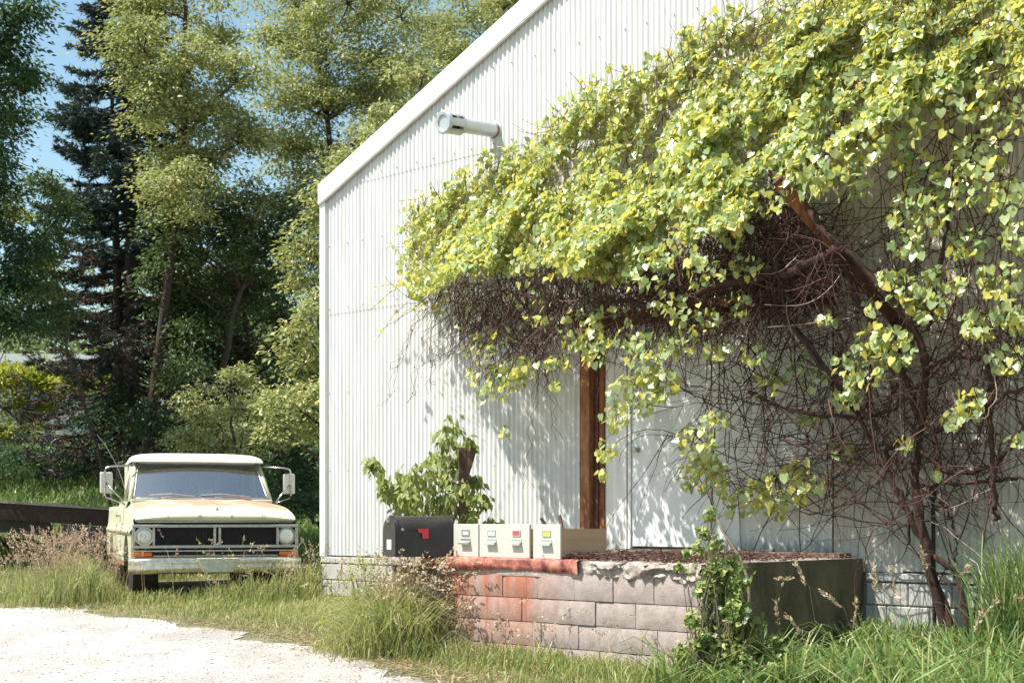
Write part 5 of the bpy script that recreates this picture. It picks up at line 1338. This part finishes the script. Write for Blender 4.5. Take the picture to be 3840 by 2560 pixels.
# ================================================================== low plants
def outside(px, py, pad=0.02):
    """mask: not inside the building, dock or under the tyres"""
    s = (px - B[0]) * U[0] + (py - B[1]) * U[1]; y = (px - B[0]) * N[0] + (py - B[1]) * N[1]
    bad = ((s > SL - pad) & (y > -.06 - pad)) | ((s > s_left - pad) & (s < .02 + pad) & (y > DF - .02 - pad))
    return ~bad
def sy_of(px, py):
    return (px - B[0]) * U[0] + (py - B[1]) * U[1], (px - B[0]) * N[0] + (py - B[1]) * N[1]
def truck_xy(px, py):
    c, s = math.cos(R(TY)), math.sin(R(TY)); dx, dy = px - tx, py - ty
    return dx * c + dy * s, -dx * s + dy * c
def base3(px, py): return np.stack([px, py, gzv(px, py) - .01], -1)
# lawn
n = 190000
py = 9.6 + 14.0 * rng.random(n) ** 1.25; px = rng.uniform(-.42, .40, n) * py
ls_ = lane_side(px, py); cl = np.array([noise.noise(Vector((a * 1.3, b * 1.3, 4))) for a, b in zip(px, py)]); cl2 = np.array([noise.noise(Vector((a * 4.5, b * 4.5, 2))) for a, b in zip(px, py)])
keep = outside(px, py) & (ls_ > .02 + .55 * cl2 + .5 * cl - .35 * rng.random(n) ** 2) & (rng.random(n) < np.clip(.42 + ls_ * .40 + cl2 * .7 + cl * .3, .05, 1) * np.clip((py - 9.2) / 3.2, .45, 1))
lx, lyy = truck_xy(px, py); keep &= ~((np.abs(lx) < .9) & (lyy > .1) & (lyy < 5))
px, py, ls_, cl, cl2 = px[keep], py[keep], ls_[keep], cl[keep], cl2[keep]; n = len(px)
s, y = sy_of(px, py); lx, lyy = truck_xy(px, py)
h_keep = None
h = .055 + .06 * rng.random(n) + .05 * np.clip(cl, 0, 1) + .03 * cl2
h *= np.clip(.45 + ls_ * .6, .45, 1.15)
def bumpf(v, c, r): return np.exp(-((v - c) / r) ** 2)
left_tall = np.where(lx < -1.5, bumpf(lx, -1.5, .6), bumpf(lx, -1.5, .22)) * (lyy > -.3) * (lyy < 4)
front_tall = ((lyy < .0) & (lyy > -1.1) & (lx > -1.2) & (lx < 1.15)) * np.exp(-((lyy + .35) / .35) ** 2) * np.clip(.45 + .55 * lx, .25, 1.1)
wallside = bumpf(lx, 1.25, .22) * (lyy > -.1) * (lyy < 3)
h += .50 * left_tall * (.4 + .6 * rng.random(n)) + .48 * front_tall * (.4 + .6 * rng.random(n)) + .42 * wallside * (.4 + .6 * rng.random(n))
foot = 0 * y + np.exp(-np.clip(DF - y, 0, 9) / .35) * (s > s_left) * (s < .3) * .8
h += .12 * foot * rng.random(n)
lean = rng.normal(0, .38, (n, 2)) + np.array([.12, -.05])
gr_, tips = blades('lawn_grass', base3(px, py), h, rng.uniform(.0028, .006, n) * (1 + h), lean, 'grass')
tag(gr_, 'rough sunlit lawn grass between the gravel and the buildings', 'grass')
# dry stalks and pinkish seed heads left of the truck and here and there
def seeded(name, label, px, py, h, lean, mat_stalk, mat_head, nl=16, hl=.16, sz=.028, droop=.5):
    n = len(px); st_, tip = blades(name, base3(px, py), h, np.full(n, .0022), lean, mat_stalk)
    k = nl; ids = np.repeat(np.arange(n), k); u = rng.random(n * k)
    dirv = np.concatenate([lean, np.full((n, 1), .55)], 1); dirv = unit(dirv + np.array([0, 0, -droop]) * np.linalg.norm(lean, axis=1, keepdims=True))
    pos = tip[ids] - dirv[ids] * (u * hl - .03)[:, None] + rng.normal(0, .008, (n * k, 3)) * (1 - .5 * u[:, None])
    ax = dirv[ids] + rng.normal(0, .45, (n * k, 3)); hd = leaves(name + '_heads', pos, ax, rand_unit(n * k), rng.uniform(.6, 1.3, n * k) * sz, LANCE, mat_head)
    tag(st_, label, 'grass'); tag(hd, 'seed heads of the ' + label, 'seed heads')
n = 420
a = rng.normal(-1.62, .40, n); b_ = rng.uniform(-.5, 3.2, n); c, s0 = math.cos(R(TY)), math.sin(R(TY))
px, py = tx + a * c - b_ * s0, ty + a * s0 + b_ * c
seeded('tall_pink_grass', 'tall pinkish seeding grass left of the truck', px, py, rng.uniform(.5, .95, n), rng.normal(0, .28, (n, 2)) + [-.1, 0], 'grass_dry', 'seed_pink', 14, .15, .026)
n = 90
a = rng.uniform(-.2, 1.7, n); b_ = rng.uniform(-1.1, -.25, n); px, py = tx + a * c - b_ * s0, ty + a * s0 + b_ * c
seeded('bumper_grass', 'seeding grass stems in front of the truck bumper', px, py, rng.uniform(.35, .85, n), rng.normal(0, .35, (n, 2)), 'grass_dry', 'seed_head', 14, .14, .026)
# big grass clump by the mailbox
n = 5200
cx, cy = at(905, 1400, 12.75)[:2]
px = cx + rng.normal(0, .26, n); py = cy + rng.normal(0, .30, n)
ok = outside(px, py, .0); px, py = px[ok], py[ok]; n = len(px)
hh = rng.uniform(.25, .80, n) * np.exp(-((px - cx - .05) / .55) ** 2)
bl_, _ = blades('mailbox_grass', base3(px, py), hh, rng.uniform(.003, .0065, n), rng.normal(0, .62, (n, 2)) + np.array([.12, -.15]), 'grass', curl=.9)
tag(bl_, 'tall grass clump growing under the black mailbox', 'grass')
n = 330; px = cx + .08 + rng.normal(0, .22, n); py = cy - .05 + rng.normal(0, .24, n); ok = outside(px, py, 0); px, py = px[ok], py[ok]; n = len(px)
seeded('brome_grass', 'brome grass with drooping heads under the mailbox', px, py, rng.uniform(.45, .98, n), rng.normal(0, .30, (n, 2)) + [.25, -.12], 'grass_dry', 'seed_head', 16, .17, .030, .9)
# yellowish leafy weed left of the clump
n = 900; wx, wy = at(850, 1360, 13.0)[:2]
cc = np.stack([wx + rng.normal(0, .16, 60), wy + rng.normal(0, .14, 60), gz(wx, wy) + rng.uniform(.15, .80, 60)], -1)
pos, ax, nr = sprays_to_leaves(cc, np.full(60, .10), 16)
wd = empty('leafy_weed', (wx, wy, gz(wx, wy)), 0, 'yellow green leafy weed against the foundation left of mailbox', 'weed'); wo = np.array(wd.location)
leaves('foliage', pos - wo, ax, nr, rng.uniform(.025, .05, len(pos)), LANCE, 'yellow_leaf', wd)
tubes('weed_stems', np.array([limb_path((0, 0, 0), q - wo, 5, .05) for q in cc]), np.full((60, 5), .003), 'bark_pale', wd)
# grass along the dock foot
n = 5200
s = rng.uniform(s_left, .4, n); y = DF - .03 - np.abs(rng.normal(0, .30, n)); p = Wv(s, y, np.zeros(n)); px, py = p[:, 0], p[:, 1]
ok = lane_side(px, py) > 0; px, py, s, y = px[ok], py[ok], s[ok], y[ok]; n = len(px)
hf = rng.uniform(.05, .22, n) * (1 + .5 * np.array([noise.noise(Vector((a * 3, b * 3, 7))) for a, b in zip(s, y)]))
bl_, _ = blades('dock_grass', base3(px, py), hf, rng.uniform(.003, .006, n), rng.normal(0, .5, (n, 2)), 'grass')
tag(bl_, 'ragged grass along the foot of the loading dock', 'grass')
n = 60; s = rng.uniform(s_face, -.1, n); y = DF - .05 - np.abs(rng.normal(0, .25, n)); p = Wv(s, y, np.zeros(n))
seeded('dock_seed_grass', 'seeding grass stems in front of the dock', p[:, 0], p[:, 1], rng.uniform(.3, .6, n), rng.normal(0, .5, (n, 2)), 'grass_dry', 'seed_head', 14, .13, .024, .9)
# tufts against the foundation under the vine
n = 2600; s = rng.uniform(.1, 3.2, n); y = -.10 - .55 * rng.random(n); p = Wv(s, y, np.zeros(n))
bl_, _ = blades('foot_grass', base3(p[:, 0], p[:, 1]), rng.uniform(.15, .50, n), rng.uniform(.004, .008, n), rng.normal(0, .45, (n, 2)), 'grass_long', curl=.9)
tag(bl_, 'grass tufts against the foundation under the vine stems', 'grass')
# long arching grass at the right end of the dock
tuf = 105; ts_ = rng.uniform(.12, 4.6, tuf); tyy = -.25 - 2.9 * rng.random(tuf) ** .8
ids = np.repeat(np.arange(tuf), 30); n = len(ids)
s = ts_[ids] + rng.normal(0, .06, n); y = np.minimum(tyy[ids] + rng.normal(0, .06, n), -.08); p = Wv(s, y, np.zeros(n))
th = rng.uniform(.30, .62, tuf); ad = rng.uniform(0, 2 * np.pi, n)
lean = np.stack([np.cos(ad), np.sin(ad)], -1) * rng.uniform(.3, 1.5, n)[:, None] + np.array([-.05, -.2])
bl_, _ = blades('arching_grass', base3(p[:, 0], p[:, 1]), th[ids] * rng.uniform(.6, 1.25, n), rng.uniform(.006, .012, n), lean, 'grass_long', curl=1.15)
tag(bl_, 'long arching green grass at the right end of the dock', 'grass')
n = 26; s = rng.uniform(.3, 3.0, n); y = rng.uniform(-2.6, -.4, n); p = Wv(s, y, np.zeros(n))
seeded('right_seed_grass', 'pale feathery grass heads among the arching grass', p[:, 0], p[:, 1], rng.uniform(.6, 1.05, n), rng.normal(0, .3, (n, 2)), 'grass_dry', 'seed_head', 34, .20, .036, .8)
# reeds at the far right edge against the wall
n = 900; px_ = rng.normal(2352, 36, n); s, _ = on_wall(px_, 1350, .55); y = -.35 - .5 * rng.random(n); p = Wv(s, y, np.zeros(n))
bl_, _ = blades('reed_grass', base3(p[:, 0], p[:, 1]), rng.uniform(.5, 1.25, n), rng.uniform(.004, .008, n), rng.normal(0, .30, (n, 2)), 'grass_long')
tag(bl_, 'tall dark reed grass at the right edge against the foundation', 'grass')
# rough grass on the shaded bank behind the trailer
n = 60000; py = rng.uniform(23.5, 38, n); px = rng.uniform(-.40, -.10, n) * py
bl_, _ = blades('bank_grass', base3(px, py), rng.uniform(.12, .42, n), rng.uniform(.008, .016, n), rng.normal(0, .4, (n, 2)), 'grass_long')
tag(bl_, 'shaded rough grass on the bank behind the trailer', 'grass')
# straw and bare bits at the lane edge
n = 5200; t_ = rng.random(n); k = rng.integers(4, len(EDGE) - 5, n)
E = np.array(EDGE); e0, e1 = E[k], E[k + 1]; q = e0 + (e1 - e0) * t_[:, None]; off = rng.normal(.30, .22, n); px, py = q[:, 0] + off * .8, q[:, 1] + off * .55
ok = outside(px, py); px, py = px[ok], py[ok]; n = len(px)
ax = rand_unit(n); ax[:, 2] *= .18
tag(leaves('straw', np.stack([px, py, gzv(px, py) + .015], -1), ax, rand_unit(n) + [0, 0, 1.5], rng.uniform(.03, .10, n), (NEEDLE[0] * np.array([.9, 1, 1]), NEEDLE[1]), 'grass_dry'), 'dry straw along the edge of the gravel lane', 'straw')

n = 15000; py = 9.8 + 8 * rng.random(n); px = rng.uniform(-.40, .38, n) * py; ok = outside(px, py) & (lane_side(px, py) > .05); px, py = px[ok], py[ok]; n = len(px)
ax = rand_unit(n); ax[:, 2] *= .3
tag(leaves('thatch', np.stack([px, py, gzv(px, py) + .03 * rng.random(n)], -1), ax, rand_unit(n) + [0, 0, 1.5], rng.uniform(.05, .14, n), (NEEDLE[0] * np.array([.6, 1, 1]), NEEDLE[1]), 'grass_dry'), 'dry grass thatch lying through the lawn', 'straw')
# young box elder by the mailbox and the post
ex, ey = W(-3.95, -1.45, 0)[:2]; eg = gz(ex, ey)
elder = empty('box_elder_shrub', (ex, ey, eg), 0, 'young box elder shrub growing behind the black mailbox', 'shrub'); eo = np.array([ex, ey, eg])
ZE = float(ey)
tips_ = [(1040, 985, 26), (1020, 1010, 26), (1060, 1030, 22), (1015, 1050, 28), (985, 1075, 30), (955, 1085, 26), (925, 1095, 22), (900, 1120, 22), (860, 1070, 17), (848, 1055, 12), (880, 1100, 14), (885, 1130, 18), (925, 1140, 28), (960, 1130, 30), (1000, 1110, 30), (1035, 1090, 28), (1050, 1125, 26), (1010, 1150, 28), (970, 1165, 26), (935, 1175, 18), (1075, 1110, 18), (1095, 1100, 14), (1090, 1140, 18), (1110, 1145, 14), (1120, 1150, 10), (1075, 1165, 18), (1080, 1190, 14), (1130, 1197, 14), (1030, 1170, 24), (1000, 1185, 22), (1040, 1060, 24), (1075, 1010, 10), (1085, 1022, 8)]
cs = np.array([at(x, y, ZE + rng.uniform(-.22, .22)) for x, y, r in tips_]); rs = np.array([r * D / F * ZE for _, _, r in tips_])
stems = []
for c_ in cs:
    k = rng.integers(3); st0 = np.array([(k - 1) * .10, 0, 0.0]); fork = (c_ - eo) * np.array([.35, .35, .55]) + st0 * .5
    t = np.linspace(0, 1, 9)[:, None]; stems.append(st0 * (1 - t) ** 2 + 2 * fork * t * (1 - t) + (c_ - eo) * t * t)
for k in range(3):
    MB().tube([((k - 1) * .10, 0, -.05), ((k - 1) * .12, .02, .45), ((k - 1) * .2, 0, .95)], [.022, .016, .008], 6).build('trunk', 'bark_pale', elder, smooth=True)
tubes('stems', np.array(stems), np.tile(np.linspace(.009, .003, 9), (len(stems), 1)), 'bark_pale', elder, k=4)
nl_ = np.maximum(12, (rs * 330 + 8)).astype(int)
ids = np.repeat(np.arange(len(cs)), nl_); n = len(ids)
qd = rng.normal(0, .5, (n, 3)) * rs[ids][:, None]
ax = np.stack([qd[:, 0] * 4, qd[:, 1] * 4, np.full(n, -.75)], -1) + rng.normal(0, .3, (n, 3)); nr = np.array([-.35, -.45, .75]) + rng.normal(0, .40, (n, 3))
sz = rng.uniform(.07, .12, n); pos = cs[ids] + qd
big = np.argsort(-sz)[:280]; m_ = np.ones(n, bool); m_[big] = False
leaves('foliage', pos[m_] - eo, ax[m_], nr[m_], sz[m_], (LANCE[0] * np.array([1.15, 1, 1]), LANCE[1]), 'elder_leaf', elder)
me = np_mesh('leaf', LANCE[0] * np.array([1.15, 1, 1]), LANCE[1]); me.materials.append(MATS['elder_leaf'])
for i in big:
    a1 = unit(ax[i]); sd = unit(np.cross(a1, nr[i])); nn = np.cross(sd, a1); o = link('leaf', me, None, elder)
    o.matrix_local = Matrix.Translation(Vector(pos[i] - eo)) @ Matrix(((sd[0], a1[0], nn[0], 0), (sd[1], a1[1], nn[1], 0), (sd[2], a1[2], nn[2], 0), (0, 0, 0, 1))) @ Matrix.Scale(float(sz[i]), 4)

# bramble at the right front corner of the dock
bx0, by0 = W(.22, DF - .18, 0)[:2]; bg = gz(bx0, by0)
brm = empty('bramble_bush', (bx0, by0, bg), 0, 'tangled leafy bramble with dry canes at the dock corner', 'bush'); bo = np.array([bx0, by0, bg])
ZB_ = by0
bl = [(1640, 1310, 26), (1680, 1300, 24), (1620, 1350, 24), (1660, 1350, 32), (1700, 1340, 22), (1650, 1400, 34), (1690, 1400, 26), (1630, 1430, 26), (1670, 1450, 36), (1710, 1460, 26), (1640, 1490, 30), (1690, 1510, 38), (1740, 1500, 26), (1660, 1540, 36), (1720, 1550, 34), (1610, 1470, 22), (1600, 1530, 24), (1760, 1550, 24), (1735, 1430, 14), (1600, 1260, 12), (1560, 1300, 10), (1630, 1180, 14), (1615, 1225, 16), (1645, 1250, 14), (1575, 1270, 9), (1570, 1500, 20), (1575, 1550, 24), (1790, 1530, 24), (1780, 1480, 18), (1800, 1565, 24), (1590, 1420, 16), (1540, 1560, 16)]
cs = np.array([at(x, y, ZB_ + rng.uniform(-.18, .18)) for x, y, r in bl]); cs[:, 2] = np.maximum(cs[:, 2], bg + .05); rs = np.array([r * D / F * ZB_ for _, _, r in bl])
ids = np.repeat(np.arange(len(cs)), (rs ** 2 * 22000).astype(int) + 6); n = len(ids)
pos = cs[ids] + rng.normal(0, .52, (n, 3)) * rs[ids][:, None]; pos[:, 2] = np.maximum(pos[:, 2], bg + .02)
ax = rng.normal(0, .6, (n, 3)) + [0, -.1, -.3]; nr = SUNV * .8 + rng.normal(0, .5, (n, 3)) + [0, -.3, 0]
leaves('foliage', pos - bo, ax, nr, rng.uniform(.022, .05, n), HEART, 'weed_leaf', brm)
st = []
for c_ in cs:
    for k in range(3): st.append(limb_path((rng.normal(0, .1), rng.normal(0, .05), 0), c_ - bo + rng.normal(0, .05, 3), 8, .12))
tubes('canes', np.array(st), np.tile(np.linspace(.006, .0025, 8), (len(st), 1)), 'bark_pale', brm, k=4)
dry = []
for k in range(40):
    a0 = np.array([rng.normal(.05, .22), rng.normal(-.05, .1), .05]); d_ = unit(np.array([rng.normal(0, .6), rng.normal(0, .3), rng.uniform(.4, 1.2)])); dry.append(limb_path(a0, a0 + d_ * rng.uniform(.15, .5), 6, .05))
tubes('dry_canes', np.array(dry), np.full((len(dry), 6), .004), 'dry_cane', brm)
# the dead leaning stalk that rises over the dock from the bramble
for k, path in enumerate([[(1745, 1560), (1725, 1440), (1718, 1330), (1700, 1280), (1660, 1220), (1632, 1160)], [(1705, 1560), (1698, 1440), (1690, 1350), (1686, 1288)]]):
    pts = [at(x, y, ZB_ + .05 * i) - bo for i, (x, y) in enumerate(path)]
    MB().tube([tuple(q) for q in pts], list(np.linspace(.016, .007, len(pts))), 6).build('dead_stalk', 'bark_pale', brm, smooth=True)
for k in range(6):
    x, y = rng.uniform(1620, 1720), rng.uniform(1330, 1480); c_ = at(x, y, ZB_ - .22) - bo
    fl_ = MB()
    for j in range(5):
        t_ = 2 * math.pi * j / 5; fl_.add([c_, c_ + np.array([.012 * math.cos(t_ - .5), -.004, .012 * math.sin(t_ - .5)]), c_ + np.array([.017 * math.cos(t_), -.006, .017 * math.sin(t_)]), c_ + np.array([.012 * math.cos(t_ + .5), -.004, .012 * math.sin(t_ + .5)])], [(0, 1, 2, 3)])
    fl_.build('blossom', 'card_white', brm, fix=False)
